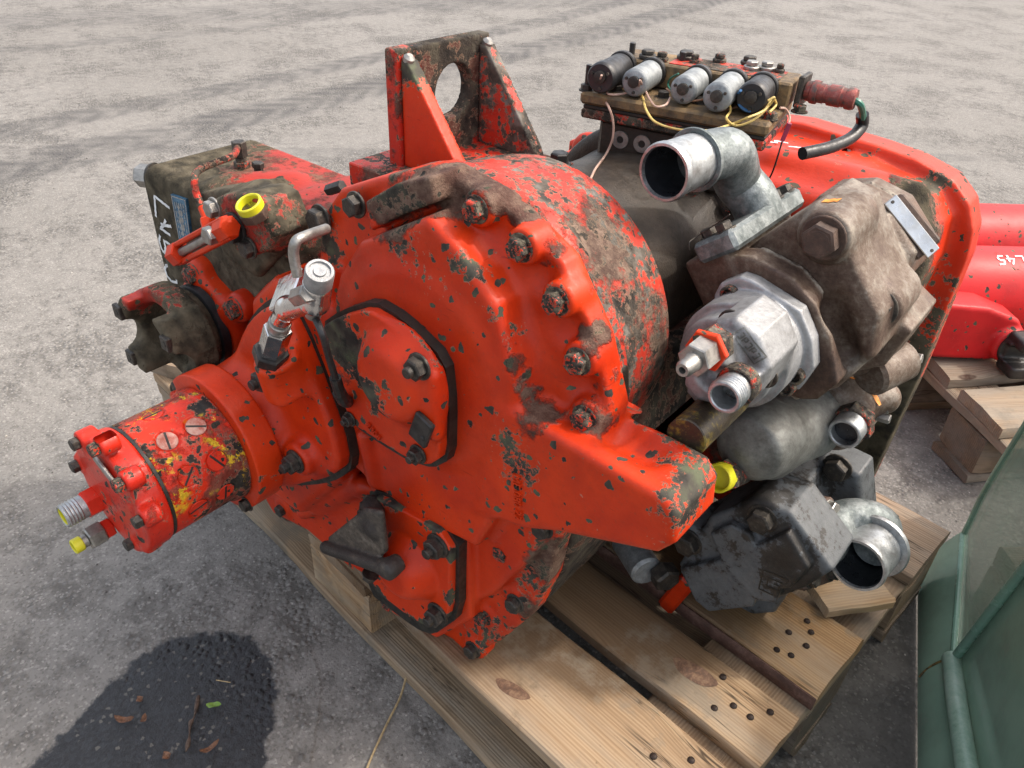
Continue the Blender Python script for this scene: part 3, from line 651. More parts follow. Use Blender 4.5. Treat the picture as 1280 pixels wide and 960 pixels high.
# ------------------------------------------------------------------ green cab shell with glossy tinted panes
def green_mat(name, c, rough, ior, alpha=1.0):
    s = NT(name); col = s.mix(s.sm(s.noise(9, 6, .65), .35, .7), c, tuple(x*.72 for x in c)); col = s.mix(s.sm(s.noise(60, 7, .75), .62, .8, 0, .3), col, (.22, .24, .19))
    dust = s.sm(s.ma('ADD', s.ma('MULTIPLY', s.noise(18, 6, .7), .6), s.ma('MULTIPLY', s.noise(140, 4, .7), .4)), .5, .68, 0, .3); col = s.mix(dust, col, (.27, .28, .24))
    return s.out(col, s.sm(s.noise(24, 5, .6), .35, .75, rough*.5, rough*1.6), 0, s.bump(s.noise(5, 2), .002, .12), IOR=ior, Alpha=alpha)
M['hoodglass'] = green_mat('green_tinted_pane', (.16, .27, .20), .05, 1.75, .66); M['hoodglass2'] = green_mat('green_tinted_lower_pane', (.20, .33, .25), .07, 1.65, .88)
M['hoodskirt'] = green_mat('green_skirt', (.19, .30, .225), .16, 1.5); M['hoodframe'] = green_mat('green_frame', (.17, .31, .235), .28, 1.5)
M['railworn'] = worn('worn_green_rail', [(.3, (.12, .20, .15)), (.46, (.22, .35, .27)), (.6, (.32, .44, .36)), (.75, (.45, .5, .44))], 22, .05, (.3, .5), .3)
M['rustline'] = plain('rusty_seam', (.16, .10, .02), .7, 0, .4, 200)
hd = empty('cab_screen', (0, 0, 0), label='green framed cab screen of tinted glass panes beside the pallet', cat='cab screen')
HN = Vector((.92, .38, 0)).normalized(); HU = Vector((-.38, .92, 0)).normalized(); H0 = Vector((-.085, 1.12, 0))
def hp(u, z, off=0.0): return H0+HU*u+Vector((0, 0, z))+HN*off
# (along the wall from its far corner, height): rail drops gently towards the near end
HJ, HT, HR = (-0.1541, 0.0496), (0.0603, 0.1068), (0.0486, 0.3379)
def panel(name, poly, mat, th=.006, off=0.0, bow=0.0, label=None):
    V = []; n = len(poly)
    for k in (0, 1):
        for u, z in poly: V.append(hp(u, z, off+th*k))
    F = [tuple(range(n)), tuple(range(2*n-1, n-1, -1))]+[(i, i+n, (i+1) % n+n, (i+1) % n) for i in range(n)]
    o = link(name, mesh(name, V, F, False), mat, hd)
    if label: o['label'] = label
    return o
BN = (-0.1953, 0.2771); RL = (-0.3570, 0.0932); TOP = .52
def on_line(a, b, t): return (a[0]+(b[0]-a[0])*t, a[1]+(b[1]-a[1])*t)
barT = on_line(HJ, BN, (TOP-HJ[1])/(BN[1]-HJ[1]))
EDGE = [(0.0615, 0.1346), (0.0670, 0.1854), (0.0600, 0.2534), (0.0441, 0.3395)]
panel('pane', [HJ, barT, (EDGE[-1][0]-.03, TOP)]+EDGE[::-1]+[HT], M['hoodglass'], .006, .0, label='far glossy green pane mirroring the pallet')
RE = on_line(HJ, RL, 5.0)
panel('pane', [HJ, RE, (RE[0], TOP), barT], M['hoodglass2'], .006, .004, label='near glossy green pane')
MB().tube([hp(*HT, -.002), hp(*HJ, -.004)], .0045, 10, spline=False).build('sill', M['hoodframe'], hd)
MB().tube([hp(*HT, -.001)]+[hp(*q, -.001) for q in EDGE]+[hp(EDGE[-1][0]-.03, TOP, -.001)], .004, 10).build('corner_post', M['hoodframe'], hd)
MB().tube([hp(*HJ, -.003), hp(*barT, -.003)], .0065, 12, spline=False).build('diagonal_bar', M['hoodframe'], hd)
MB().tube([hp(*HJ, -.006), hp(*on_line(HJ, RL, 1.0), -.010), hp(*RE, -.012)], .013, 16).build('rail', M['railworn'], hd)
# lower skirt bulging out towards the ground
K = 9; us = [HT[0]+.004, on_line(HT, HJ, .35)[0], on_line(HT, HJ, .7)[0], HJ[0], on_line(HJ, RL, .6)[0], on_line(HJ, RL, 1.2)[0], on_line(HJ, RL, 2.4)[0], RE[0]]
def top_z(u): return HT[1]+(HJ[1]-HT[1])*(u-HT[0])/(HJ[0]-HT[0]) if u > HJ[0] else HJ[1]+(RL[1]-HJ[1])*(u-HJ[0])/(RL[0]-HJ[0])
V = []; F = []
for u in us:
    zt = top_z(u)
    for k in range(K):
        t = k/(K-1); V.append(hp(u+.0*t, zt*(1-t)+.002, -.003-.034*math.sin(t*1.5)))
n = len(us)
for i in range(n-1):
    for k in range(K-1): F.append((i*K+k, i*K+k+1, (i+1)*K+k+1, (i+1)*K+k))
link('skirt', mesh('skirt', V, F, True, 0), M['hoodskirt'], hd)
MB().tube([hp(HJ[0], HJ[1]-.002, -.008), hp(HJ[0]-.004, HJ[1]*.72, -.021), hp(HJ[0]-.01, HJ[1]*.4, -.031), hp(HJ[0]-.02, .012, -.038)], .0016, 8).build('rust_seam', M['rustline'], hd)

# ------------------------------------------------------------------ the transmission, in its own frame: x to the right mount, y to the rear, z up
TR = empty('transmission', (-.45, .42, .148), math.radians(6.0), label='worn orange-red loader gearbox with pumps standing on the wooden pallet', cat='gearbox')
BC = (-.043, .437)
def ypt(x, z, y): return (x, y, z)
BOLTS_RIM = [(0.0004, -0.01, 0.601), (0.048, -0.01, 0.5826), (0.0873, -0.01, 0.5488), (0.1136, -0.01, 0.5032), (0.1259, -0.01, 0.4512)]
BOLTS_LOW = [(0.091, -0.004, 0.294), (0.0438, -0.006, 0.2289), (0.0627, -0.004, 0.1584), (0.0171, -0.004, 0.0972), (0.0018, -0.004, 0.0216), (-0.1509, -0.004, -0.0124), (-0.3861, -0.002, 0.0083), (-0.3428, -0.002, 0.0459)]
PLATE = [(-0.2193, 0.5266), (-0.1857, 0.5648), (-0.132, 0.5903), (-0.0545, 0.6214), (0.013, 0.6101), (0.0812, 0.5764), (0.1229, 0.5196), (0.1467, 0.4589), (0.1357, 0.3807), (0.1213, 0.3316), (0.1108, 0.3033), (0.103, 0.2595), (0.0987, 0.213), (0.0818, 0.1474), (0.0398, 0.0654), (-0.0068, -0.0082), (-0.0376, 0.0002), (-0.1059, -0.0257), (-0.1665, -0.0336), (-0.2349, -0.0145), (-0.3319, -0.0036), (-0.4197, -0.0252), (-0.4578, 0.0215), (-0.4363, 0.1854), (-0.3784, 0.3715), (-0.3157, 0.4309), (-0.2337, 0.4674)]
MIDB = [(-0.1529, 0.4974), (-0.1193, 0.542), (-0.0304, 0.5936), (0.0056, 0.5752), (0.0458, 0.5386), (0.0689, 0.478), (0.0769, 0.4034), (0.069, 0.3401), (0.0305, 0.2481), (-0.0645, 0.2319), (-0.1293, 0.2403), (-0.1905, 0.2536), (-0.2018, 0.3726)]
LOWB = [(-0.1978, 0.1869), (-0.0321, 0.2872), (0.0998, 0.3768), (0.0914, 0.2655), (0.0424, 0.1667), (-0.0341, 0.0621), (-0.1206, 0.0383), (-0.2121, 0.0631), (-0.2763, 0.0806)]
PADL = [(-0.1702, 0.1933), (-0.13, 0.2332), (0.0078, 0.2556), (0.0148, 0.1075), (-0.0436, 0.0213), (-0.1266, 0.0024)]
LEFTB = [(-0.3094, 0.4115), (-0.2631, 0.4554), (-0.192, 0.4809), (-0.156, 0.425), (-0.1828, 0.2113), (-0.279, 0.0954), (-0.3667, 0.1)]
RIB = [(-0.1195, 0.5779), (-0.0783, 0.6055), (-0.0359, 0.6237), (-0.0327, 0.6013), (-0.0749, 0.5774), (-0.1156, 0.5496)]
ARM_P = [(.03, .30), (.05, .447), (.13, .444), (.224, .440), (.236, .428), (.238, .398), (.226, .380), (.13, .338), (.09, .315)]
def f_case(s):
    d = s.prism(PLATE, 1, -.001, .03, .006)
    d = np.minimum(d, np.maximum(s.cone((BC[0], .0, BC[1]), (BC[0], .0295, BC[1]), .1685, .1725, .002), .345-s.z))
    dome = su(s.cone((BC[0], .02, BC[1]), (BC[0], -.041, BC[1]), .141, .103, .007), s.prism(MIDB, 1, -.038, .02, .008), .010)
    dome = su(dome, s.prism(LOWB, 1, -.014, .02, .006), .012)
    dome = su(dome, s.prism(LEFTB, 1, -.045, .02, .012), .012)
    d = su(d, dome, .010)
    d = su(d, s.prism(PADL, 1, -.024, .01, .004), .006)
    d = su(d, s.prism(RIB, 1, -.026, .02, .003), .006)
    # cooling-webs on the face
    d = su(d, s.cap((-0.1219, -0.036, 0.2488), (-0.1239, -0.046, 0.3175), .008), .014)
    d = su(d, s.cap((-0.3187, -0.01, 0.0514), (-0.1667, -0.022, 0.2046), .010), .016)
    for i in range(len(BOLTS_RIM)-1):
        a, b = BOLTS_RIM[i], BOLTS_RIM[i+1]; c = [(p+q)/2 for p, q in zip(a, b)]
        d = ss(d, s.sph((BC[0]+(c[0]-BC[0])*.97, -.014, BC[1]+(c[2]-BC[1])*.97), .0235, (1, .9, 1)), .008)
    for p in BOLTS_RIM: d = su(d, s.cyl((p[0], .02, p[2]), (p[0], -.009, p[2]), .0160, .003), .006)
    for p in BOLTS_LOW: d = su(d, s.cyl((p[0], .02, p[2]), (p[0], -.004, p[2]), .0165, .004), .008)
    # right-hand mounting arm with its thumb-shaped hollow
    arm = s.prism(ARM_P, 1, -.039, .052, .008)
    arm = ss(arm, s.cap((.158, .006, .456), (.184, .002, .454), .0265, .023), .008)
    arm = ss(arm, s.box((.02, .0, .30), (.12, .08, .42), .01), .02)
    d = su(d, arm, .010)
    # boss carrying the polished valve, flange step at the top left
    d = ss(d, s.box((-.5, .031, -.1), (.3, .2, .44), 0), .002)
    return d
GR = [(*(-0.0884, -0.03, 0.5932), .05, 1.6), (*(-0.0445, -0.02, 0.6098), .04, 1.0), (*(0.0365, -0.04, 0.5645), .03, .8), (*(0.0572, -0.04, 0.5323), .022, .9), (*(0.0714, -0.035, 0.5055), .026, 1.1), (*(0.0829, -0.03, 0.4764), .030, 1.15), (*(0.0873, -0.02, 0.4393), .030, 1.15), (*(0.1008, -0.01, 0.4), .030, 1.0), (*(0.0793, 0, 0.5963), .025, .8), (*(0.1192, 0, 0.518), .03, 1.0),
      (*(0.1314, 0, 0.4509), .03, 1.0), (*(0.1127, 0, 0.242), .05, 1.5), (*(0.0829, 0, 0.1483), .04, 1.0), (*(-0.2264, 0, 0.4977), .03, 1.0), (*(0.2456, -0.05, 0.465), .035, 1.0), (.10, .02, .33, .06, 1.2), (*(0.0213, 0.01, 0.6165), .03, .8), (*(-0.0225, 0.01, 0.6217), .05, 1.0)]
WR = [(*(0.0324, -0.04, 0.5594), .04, .45), (*(0.0197, -0.05, 0.5728), .03, .5), (*(0.0637, -0.04, 0.5199), .035, .4), (*(-0.0356, -0.045, 0.5556), .05, .38), (*(0.066, -0.03, 0.3973), .05, .33), (*(0.0813, -0.03, 0.3775), .03, .25), (*(0.0005, -0.045, 0.4268), .06, .12), (*(0.1694, -0.06, 0.4493), .04, .3),
      (*(0.2132, -0.058, 0.442), .035, .42), (*(0.2274, 0, 0.4363), .05, .42), (*(0.2385, -0.02, 0.4139), .045, .4), (*(0.2011, 0.03, 0.4231), .045, .4), (*(0.1053, -0, 0.3212), .06, .3), (*(0.0575, 0, 0.084), .05, .5), (*(0.0956, 0, 0.1981), .05, .5), (*(0.162, 0.05, 0.4023), .04, .4), (*(0.0085, 0, 0.0408), .04, .5), (*(0.1007, 0, 0.2625), .05, .3), (*(-0.2101, 0, 0.503), .04, .7), (*(0.0838, 0, 0.5486), .03, .35), (*(-0.0884, -0.03, 0.5932), .06, .5),
      (*(0.0884, -0.03, 0.4099), .04, .25), (*(-0.1463, -0.02, 0.1713), .03, .3)]
for k in range(-20, 150, 12):
    q = math.radians(k); GR.append((BC[0]+.174*math.cos(q), .016, BC[1]+.174*math.sin(q), .018, 1.1)); WR.append((BC[0]+.174*math.cos(q), .02, BC[1]+.174*math.sin(q), .022, .25))
fc = cast('front_case', f_case, (-.47, -.07, -.05), (.245, .07, .635), .0034, M['red'], TR, WR, GR, edge=.42)
for p in BOLTS_RIM: bolt(fc, (p[0], -.009, p[2]), FRONT, .0100, 'boltred')
for i, p in enumerate(BOLTS_LOW): bolt(fc, (p[0], p[1]-.001, p[2]), FRONT, .0098, 'boltred' if i % 2 else 'bolt')
bolt(fc, (-0.1488, -0.012, 0.5625), FRONT, .0105, 'bolt'); bolt(fc, (-0.213, -0.006, 0.5277), FRONT, .0120, 'bolt')
MB().cyl((-0.1967, 0.012, 0.5618), (-0.2204, 0.012, 0.5503), .006, n=12, hexa=True).build('plug', M['black'], fc)
from mathutils.bvhtree import BVHTree
def drop(obj, d=(0, 0, -1), up=.3):
    bt = BVHTree.FromPolygons([v.co for v in obj.data.vertices], [p.vertices for p in obj.data.polygons]); d = Vector(d).normalized()
    def f(p):
        h = bt.ray_cast(Vector(p)-d*up, d); return (h[0], h[1]) if h[0] is not None else (Vector(p), -d)
    return f
def raised_text(name, body, size, mat, parent, o, ux, uy, depth=.0012):
    cu = bpy.data.curves.new(name, 'FONT'); cu.body = body; cu.size = size; cu.extrude = depth; cu.resolution_u = 2; cu.align_x = 'CENTER'; cu.align_y = 'CENTER'
    t = bpy.data.objects.new(name, cu); COL.objects.link(t); dg = bpy.context.evaluated_depsgraph_get()
    me = bpy.data.meshes.new_from_object(t.evaluated_get(dg)); bpy.data.objects.remove(t)
    ux = Vector(ux).normalized(); uz = ux.cross(Vector(uy)).normalized(); uy = uz.cross(ux)
    me.transform(Matrix(((ux.x, uy.x, uz.x, o[0]), (ux.y, uy.y, uz.y, o[1]), (ux.z, uy.z, uz.z, o[2]), (0, 0, 0, 1))))
    me.materials.clear(); return link(name, me, M[mat], parent)
_f = drop(fc, (0, 1, 0)); _p = Vector((0.0831, -0.028, 0.3546)); _h = _f(_p)[0]
raised_text('casting_number', 'ME 080 22', .0125, 'red', fc, (_p.x, _h.y, _p.z), (.10, 0, -1), (1, 0, .1), .0025)

# oil-dark housing behind the flange
LH = [(-.40, .0), (-.36, .30), (-.27, .42), (-.10, .45), (.10, .42), (.122, .31), (.095, .20), (.06, .10), (.0, .02)]
cast('lower_housing', lambda s: su(s.prism(LH, 1, .028, .50, .02), s.box((-.40, .05, .0), (-.05, .45, .12), .02), .02), (-.42, .02, -.02), (.11, .52, .47), .008, M['redgrime'], TR, [(.05, .05, .2, .12, .3)], [(.0, .2, .2, .4, .7)], edge=.3)

# bell housing and converter barrel, turned about the same axis
def turned(name, prof, mat, rows=1, n=96, wear=(), grime=()):
    P = []
    for (a, r), (b, q) in zip(prof[:-1], prof[1:]):
        k = max(1, int(abs(b-a)/.006)) if rows else 1
        for i in range(k): P.append((a+(b-a)*i/k, r+(q-r)*i/k))
    P.append(prof[-1])
    o = MB().rev(P, (BC[0], 0, BC[1]), (0, 1, 0), n).build(name, M[mat], TR, angle=30, wear=list(wear))
    spots(o.data, "grime", list(grime)); return o
bw = [(*(0.0368, 0.09, 0.5292), .05, -.10), (*(0.0983, 0.12, 0.4634), .05, .0), (*(0.0399, 0.05, 0.6177), .05, -.12)]
bell = turned('bell_housing', [(.0295, .160), (.030, .1690), (.0335, .1690), (.0336, .1735), (.036, .1745), (.050, .1745), (.054, .171), (.060, .1675), (.10, .1650), (.135, .161), (.150, .158), (.157, .152), (.160, .140), (.161, .118)], 'redworn', wear=bw, grime=[(*(0.062, 0.08, 0.5647), .05, .5)])
# rib and drain lip low on the bell
cast('bell_rib', lambda s: su(s.cap((.118, .045, .47), (.128, .045, .395), .012, .014), s.box((.10, .03, .385), (.145, .06, .41), .008), .02), (.09, .02, .37), (.16, .075, .49), .004, M['oily'], TR)
turned('converter_barrel', [(.158, .100), (.159, .126), (.17, .1285), (.20, .128), (.26, .126), (.30, .125), (.34, .128), (.36, .133), (.50, .138), (.502, .05)], 'oily')
for p in ((0.0497, 0.26, 0.5719), (0.0375, 0.3, 0.5494), (0.0591, 0.36, 0.4697)):
    pass
bar_ = cast('barrel_flange', lambda s: su(s.cyl((BC[0], .345, BC[1]), (BC[0], .40, BC[1]), .149, .006), s.cyl((BC[0], .345, BC[1]), (BC[0], .46, BC[1]), .138, .006), .01), (-.21, .33, .27), (.16, .48, .6), .006, M['oily'], TR)
for a in (62, 38, 14, -10, -34): bolt(bar_, (BC[0]+.140*math.cos(math.radians(a)), .345, BC[1]+.140*math.sin(math.radians(a))), FRONT, .008, 'boltred')

# ------------------------------------------------------------------ covers on the front face
UC_ = [(-0.1536, 0.4485), (-0.1281, 0.4696), (-0.0827, 0.4969), (-0.0514, 0.4935), (-0.0001, 0.4746), (0.0053, 0.4329), (0.0067, 0.3717), (-0.0095, 0.3534), (-0.0373, 0.3467), (-0.0719, 0.3462), (-0.1131, 0.3451), (-0.1309, 0.3652)]
UG_ = [(-0.1666, 0.4434), (-0.135, 0.4706), (-0.0868, 0.5004), (-0.0492, 0.4977), (0.0048, 0.4765), (0.0104, 0.4288), (0.0091, 0.3646), (-0.0125, 0.3419), (-0.0478, 0.3309), (-0.0893, 0.33), (-0.129, 0.3322), (-0.1469, 0.3551)]
UG = chaikin(UG_, 1, .18); UC = chaikin(UC_, 1, .18)
MB().prism(UG, 1, -.053, -.035).build('cover_gasket', M['gasket'], TR, False)
uc0 = (-0.0451, -0.075, 0.4401)
uc = cast('upper_cover', lambda s: su(su(s.prism(UC, 1, -.064, -.05, .0015), s.cone((uc0[0], -.055, uc0[2]), (uc0[0], -.084, uc0[2]), .060, .034, .005), .005), s.cap((0.0017, -0.066, 0.4645), (0.0032, -0.066, 0.4031), .008), .01),
     (-.2, -.1, .27), (.06, -.03, .52), .0026, M['red'], TR, [(*(-0.0958, -0.07, 0.4393), .045, .75), (*(-0.0708, -0.07, 0.4047), .04, .55), (*(-0.1297, -0.06, 0.4473), .035, .9), (*(-0.0364, -0.08, 0.4272), .035, .35), (*(0.0004, -0.06, 0.4523), .03, .3)], [(*(-0.1135, -0.06, 0.4359), .05, .6)], edge=.6)
bolt(uc, (-0.0045, -0.075, 0.4761), FRONT, .0105, 'bolt', stud=True); bolt(uc, (-0.1197, -0.066, 0.3537), FRONT, .0068, 'bolt', stud=True); bolt(uc, (-0.0202, -0.066, 0.3631), FRONT, .0085, 'bolt', stud=True)
lug = (-0.001, -0.078, 0.4106)
MB().box((lug[0], -.078, lug[2]), (.011, .003, .0165), Matrix.Rotation(.35, 3, 'Y')).cyl((lug[0]+.004, -.080, lug[2]-.006), (lug[0]+.004, -.0825, lug[2]-.006), .0025, .0005, 10).build('lug_plate', M['black'], uc)
raised_text('casting_number', '2808', .0105, 'red', uc, (-0.0835, -0.0645, 0.3566), (.86, 0, -.5), (.5, 0, .86), .002)

LC_ = [(-0.1327, 0.2135), (-0.112, 0.234), (0.0024, 0.2507), (-0, 0.1196), (-0.029, 0.0752), (-0.0537, 0.0634), (-0.1405, 0.0606)]
LG_ = [(-0.1478, 0.2037), (-0.1187, 0.2382), (0.0067, 0.2553), (0.0063, 0.1155), (-0.0361, 0.047), (-0.0672, 0.0327), (-0.1599, 0.0312)]
LG = chaikin(LG_, 1, .16); LC = chaikin(LC_, 1, .16)
MB().prism(LG, 1, -.036, -.02).build('cover_gasket', M['gasket'], TR, False)
lc0 = (-0.0627, -0.04, 0.1587)
LW = [(p[0], -.042, p[1], .018, .75) for p in chaikin(LC_, 1)]
lc = cast('lower_cover', lambda s: su(s.prism(LC, 1, -.045, -.03, .0012), s.cone((lc0[0], -.04, lc0[2]), (lc0[0], -.074, lc0[2]), .050, .026, .008), .003), (-.19, -.08, .0), (.03, -.02, .27), .0026, M['red'], TR,
    LW+[(*(-0.0292, -0.04, 0.2564), .016, .6), (*(-0.0786, -0.04, 0.2482), .016, .6), (*(0.0104, -0.04, 0.2175), .015, .6), (*(0.0093, -0.04, 0.172), .015, .6)], [(*(-0.124, -0.04, 0.1742), .04, .7), (*(-0.1097, -0.04, 0.0865), .03, .6)], edge=.35)
for q in ((-0.1191, -0.046, 0.2167), (-0.0157, -0.046, 0.2257), (-0.0179, -0.046, 0.1118)): bolt(lc, q, FRONT, .0122, 'bolt', stud=True)
e0, e1, e2 = (-0.1635, -0.085, 0.1492), (-0.0507, -0.085, 0.1957), (-0.1072, -0.055, 0.2221)
lv = cast('lever_bracket', lambda s: su(su(s.cap(e0, e1, .0080, .0090), s.prism([(-0.165, 0.1605), (-0.0918, 0.255), (-0.0643, 0.2682), (-0.0614, 0.2102), (-0.0792, 0.1821), (-0.1526, 0.1448)], 1, -.081, -.074, .0015), .004), su(s.cap((-0.1167, -0.048, 0.2184), (-0.0805, -0.075, 0.23), .014, .010), s.cyl((e1[0], -.092, e1[2]), (e1[0], -.07, e1[2]), .0105, .002), .004), .008),
     (-.40, -.12, -.03), (.0, -.03, .30), .0032, M['blackworn'], TR)
bolt(lv, (-0.0887, -0.082, 0.1555), (-.2, -.3, -.9), .008, 'bolt')

# ------------------------------------------------------------------ charge pump on its adapter
PX, PZ = -.31, .25
MP_ = [(-0.2384, 0.4436), (-0.2026, 0.4346), (-0.1372, 0.2807), (-0.1791, 0.2322), (-0.2839, 0.1587), (-0.3691, 0.1646), (-0.3617, 0.2855), (-0.2956, 0.3932)]
MP = chaikin(MP_)
def f_mount(s):
    d = su(s.cyl((PX, -.13, PZ), (PX, -.04, PZ), .080, .006), s.prism(MP, 1, -.066, -.045, .006), .025)
    b0 = (-0.1974, -0.092, 0.4081); d = su(d, s.cone(b0, (b0[0]-.004, -.078, b0[2]-.05), .023, .027, .005), .016)
    for q in ((-0.2275, -0.09, 0.3651), (-0.2017, -0.085, 0.261)): d = su(d, s.cyl((q[0], -.085, q[2]), (q[0], -.05, q[2]), .021, .006), .014)
    d = ss(d, s.sph((-0.1509, -0.098, 0.3799), .034), .016)
    return ss(d, s.cyl((PX, -.30, PZ), (PX, -.122, PZ), .0885, .002), .003)
MB().prism(chaikin([(-0.2458, 0.4469), (-0.2066, 0.4409), (-0.1328, 0.2784), (-0.18, 0.2177), (-0.2924, 0.1425), (-0.3894, 0.1508), (-0.3809, 0.2745), (-0.3073, 0.3931)]), 1, -.049, -.03).build('cover_gasket', M['gasket'], TR, False)
mt = cast('pump_adapter', f_mount, (-.5, -.14, .05), (-.1, -.03, .46), .0032, M['red'], TR, [(*(-0.1529, -0.08, 0.3743), .03, .5), (*(-0.2431, -0.05, 0.4541), .05, .35)], [(*(-0.1793, -0.08, 0.3349), .04, .5)], edge=.3)
bolt(mt, (-0.2326, -0.087, 0.3612), FRONT, .0118, 'bolt', stud=True); bolt(mt, (-0.1985, -0.087, 0.2641), FRONT, .0118, 'bolt', stud=True)
pu = cast('pump_flange', lambda s: ss(s.cyl((PX, -.122, PZ), (PX, -.088, PZ), .0885, .0012), s.cyl((PX-.076, -.13, PZ+.047), (PX-.076, -.10, PZ+.047), .012, .002), .003), (-.41, -.13, .15), (-.21, -.08, .35), .0022, M['red'], TR, [(*(-0.1916, -0.122, 0.24), .05, .4), (PX+.06, -.122, PZ+.06, .04, .25)], [], edge=.3, he=.003)
bolt(pu, (PX-.076, -.10, PZ+.047), FRONT, .007, 'bolt'); bolt(pu, (PX+.05, -.122, PZ-.066), FRONT, .008, 'bolt')
def f_pump(s):
    d = s.cyl((PX, -.213, PZ), (PX, -.115, PZ), .0690, .002)
    d = np.minimum(d, s.cyl((PX, -.135, PZ), (PX, -.11, PZ), .0725, .003))
    for a, y in PLUGS:
        c, q = math.cos(a), math.sin(a); d = ss(d, s.cyl((PX+c*.0665, y, PZ+q*.0665), (PX+c*.09, y, PZ+q*.09), .0126, .0004), .0006)
    return d
PLUGS = []
for a0 in (100, 62, 24, -14, 138):
    PLUGS += [(math.radians(a0), -.186), (math.radians(a0), -.152)] if a0 in (62, 24, -14) else [(math.radians(a0), -.176)]
pb = cast('pump_body', f_pump, (-.39, -.22, .17), (-.23, -.105, .33), .0019, M['pumpyellow'], TR, [(PX+.06, -.14, PZ, .06, .22), (PX+.02, -.13, PZ+.06, .03, .15)], [(PX+.05, -.13, PZ-.02, .06, .9)], edge=.15, he=.003)
for i, (a, y) in enumerate(PLUGS):
    c, q = math.cos(a), math.sin(a); rd = Vector((c, 0, q)); p = Vector((PX, y, PZ)); tg = Vector((-q, 0, c)); sl = (Vector((0, 1, 0))*math.cos(i*1.3)+tg*math.sin(i*1.3)).normalized(); sd2 = rd.cross(sl)
    m = MB().rev([(.060, .0112), (.0672, .0112), (.0678, .0106)], p, rd, 24)
    R = Matrix((sl, sd2, rd)).transposed(); o = m.build('port_plug', M['plugface' if i in (1, 2) else 'pumpyellow'], pb)
    MB().box(p+rd*.0676, (.0106, .0012, .0006), R, .0002).build('slot', M['black'], pb)
NB = [(-0.3412, -0.25, 0.3112), (-0.2896, -0.25, 0.3325), (-0.3675, -0.25, 0.2649), (-0.2533, -0.25, 0.3073), (-0.2357, -0.25, 0.2679), (-0.2824, -0.25, 0.2027)]
def f_nose(s):
    d = s.cyl((PX, -.246, PZ), (PX, -.216, PZ), .0712, .005)
    lob = s.prism([(PX-.052, PZ+.038), (PX-.02, PZ+.055), (PX+.03, PZ+.048), (PX+.052, PZ+.02), (PX+.052, PZ-.05), (PX+.01, PZ-.06), (PX-.02, PZ-.05), (PX-.055, PZ-.02)], 1, -.248, -.23, .006)
    d = su(d, lob, .008)
    for q in NB: d = su(d, s.cyl((q[0], -.250, q[2]), (q[0], -.23, q[2]), .0115, .003), .006)
    return d
pn = cast('pump_cover', f_nose, (-.41, -.262, .16), (-.21, -.21, .34), .002, M['pump'], TR, [(PX+.05, -.22, PZ+.03, .05, .12)], [], edge=.2, he=.003)
MB().rev([(0, .0692), (.0035, .0692)], (PX, -.2165, PZ), (0, 1, 0), 64).build('seam_ring', M['gasket'], TR)
for q, r in zip(NB, (.0072, .0076, .0072, .0082, .0072, .0072)): bolt(pn, q, FRONT, r, 'boltred' if r > .0073 else 'bolt', washer=False, h=.8)
a, b = Vector((-0.3093, -0.25, 0.3108)), Vector((-0.2756, -0.25, 0.2937)); ax = (b-a).normalized()
MB().box((a+b)/2, ((b-a).length/2, .0016, .0048), Matrix((ax, Vector((0, 1, 0)), ax.cross(Vector((0, 1, 0))))).transposed()).build('name_plate', M['steel'], pn)
q = (-0.3488, -0.255, 0.2249); q2 = (-0.3435, -0.255, 0.1833)
MB().cyl((q[0], -.246, q[2]), (q[0], -.264, q[2]), .0165, .001, hexa=True).build('port_nut', M['pump'], pn)
o = MB(); o.ring((q[0], -.262, q[2]), (q[0], -.288, q[2]), .0135, .0105, .02)
for k in range(5): o.rev([(0, .0135), (.0012, .0143), (.0024, .0135)], (q[0], -.286+k*.0034, q[2]), (0, 1, 0), 28, False)
o.build('threaded_port', M['zinc'], pn)
MB().ring((q[0], -.27, q[2]), (q[0], -.2875, q[2]), .0108, .0088, .008).build('yellow_cap', M['yellow'], pn)
MB().cyl((q2[0], -.246, q2[2]), (q2[0], -.256, q2[2]), .012, .001, hexa=True).build('port_nut', M['pump'], pn)
MB().cyl((q2[0], -.256, q2[2]), (q2[0], -.274, q2[2]), .0140, .0015, hexa=True).build('port_nut', M['brass'] if 'brass' in M else M['steel'], pn)
MB().cyl((q2[0], -.274, q2[2]), (q2[0], -.287, q2[2]), .0075, .001).build('threaded_port', M['steel'], pn)
MB().ring((q2[0], -.28, q2[2]), (q2[0], -.2905, q2[2]), .0088, .0064, .006).build('yellow_cap', M['yellow'], pn)

# ------------------------------------------------------------------ polished relief valve with its hose
cvp = empty('relief_valve', (0, 0, 0)); cvp.parent = TR
v0, v1, v2, v3, v4 = Vector((-0.1936, -0.098, 0.4184)), Vector((-0.168, -0.102, 0.4587)), Vector((-0.1428, -0.105, 0.4917)), Vector((-0.096, -0.108, 0.5183)), Vector((-0.0653, -0.118, 0.5757))
dn = (v1-v0).normalized()
MB().cyl(v0-dn*.012, v0+dn*.004, .0180, .001, hexa=True).build('base_nut', M['black'], cvp)
MB().cyl(v0+dn*.004, v1, .0138, .001, hexa=True).build('adapter_nut', M['chrome'], cvp)
MB().cyl(v1, v1+dn*.012, .0108, .001).build('adapter_nut', M['steel'], cvp)
zr = (v4-v3).normalized(); xr = zr.orthogonal().normalized()
vb = cast('valve_body', lambda s: su(s.cap(tuple(v1+dn*.018), tuple(v2), .0098, .0105), su(s.cap(tuple(v2), tuple(v3), .0110, .0105), s.cyl(tuple(v3-zr*.006), tuple(v3+zr*.028), .0126, .002), .006), .005), tuple(np.minimum.reduce([v1, v3, v4])-.025), tuple(np.maximum.reduce([v1, v3, v4])+.025), .0016, M['alup'] if 'alup' in M else M['chrome'], cvp)
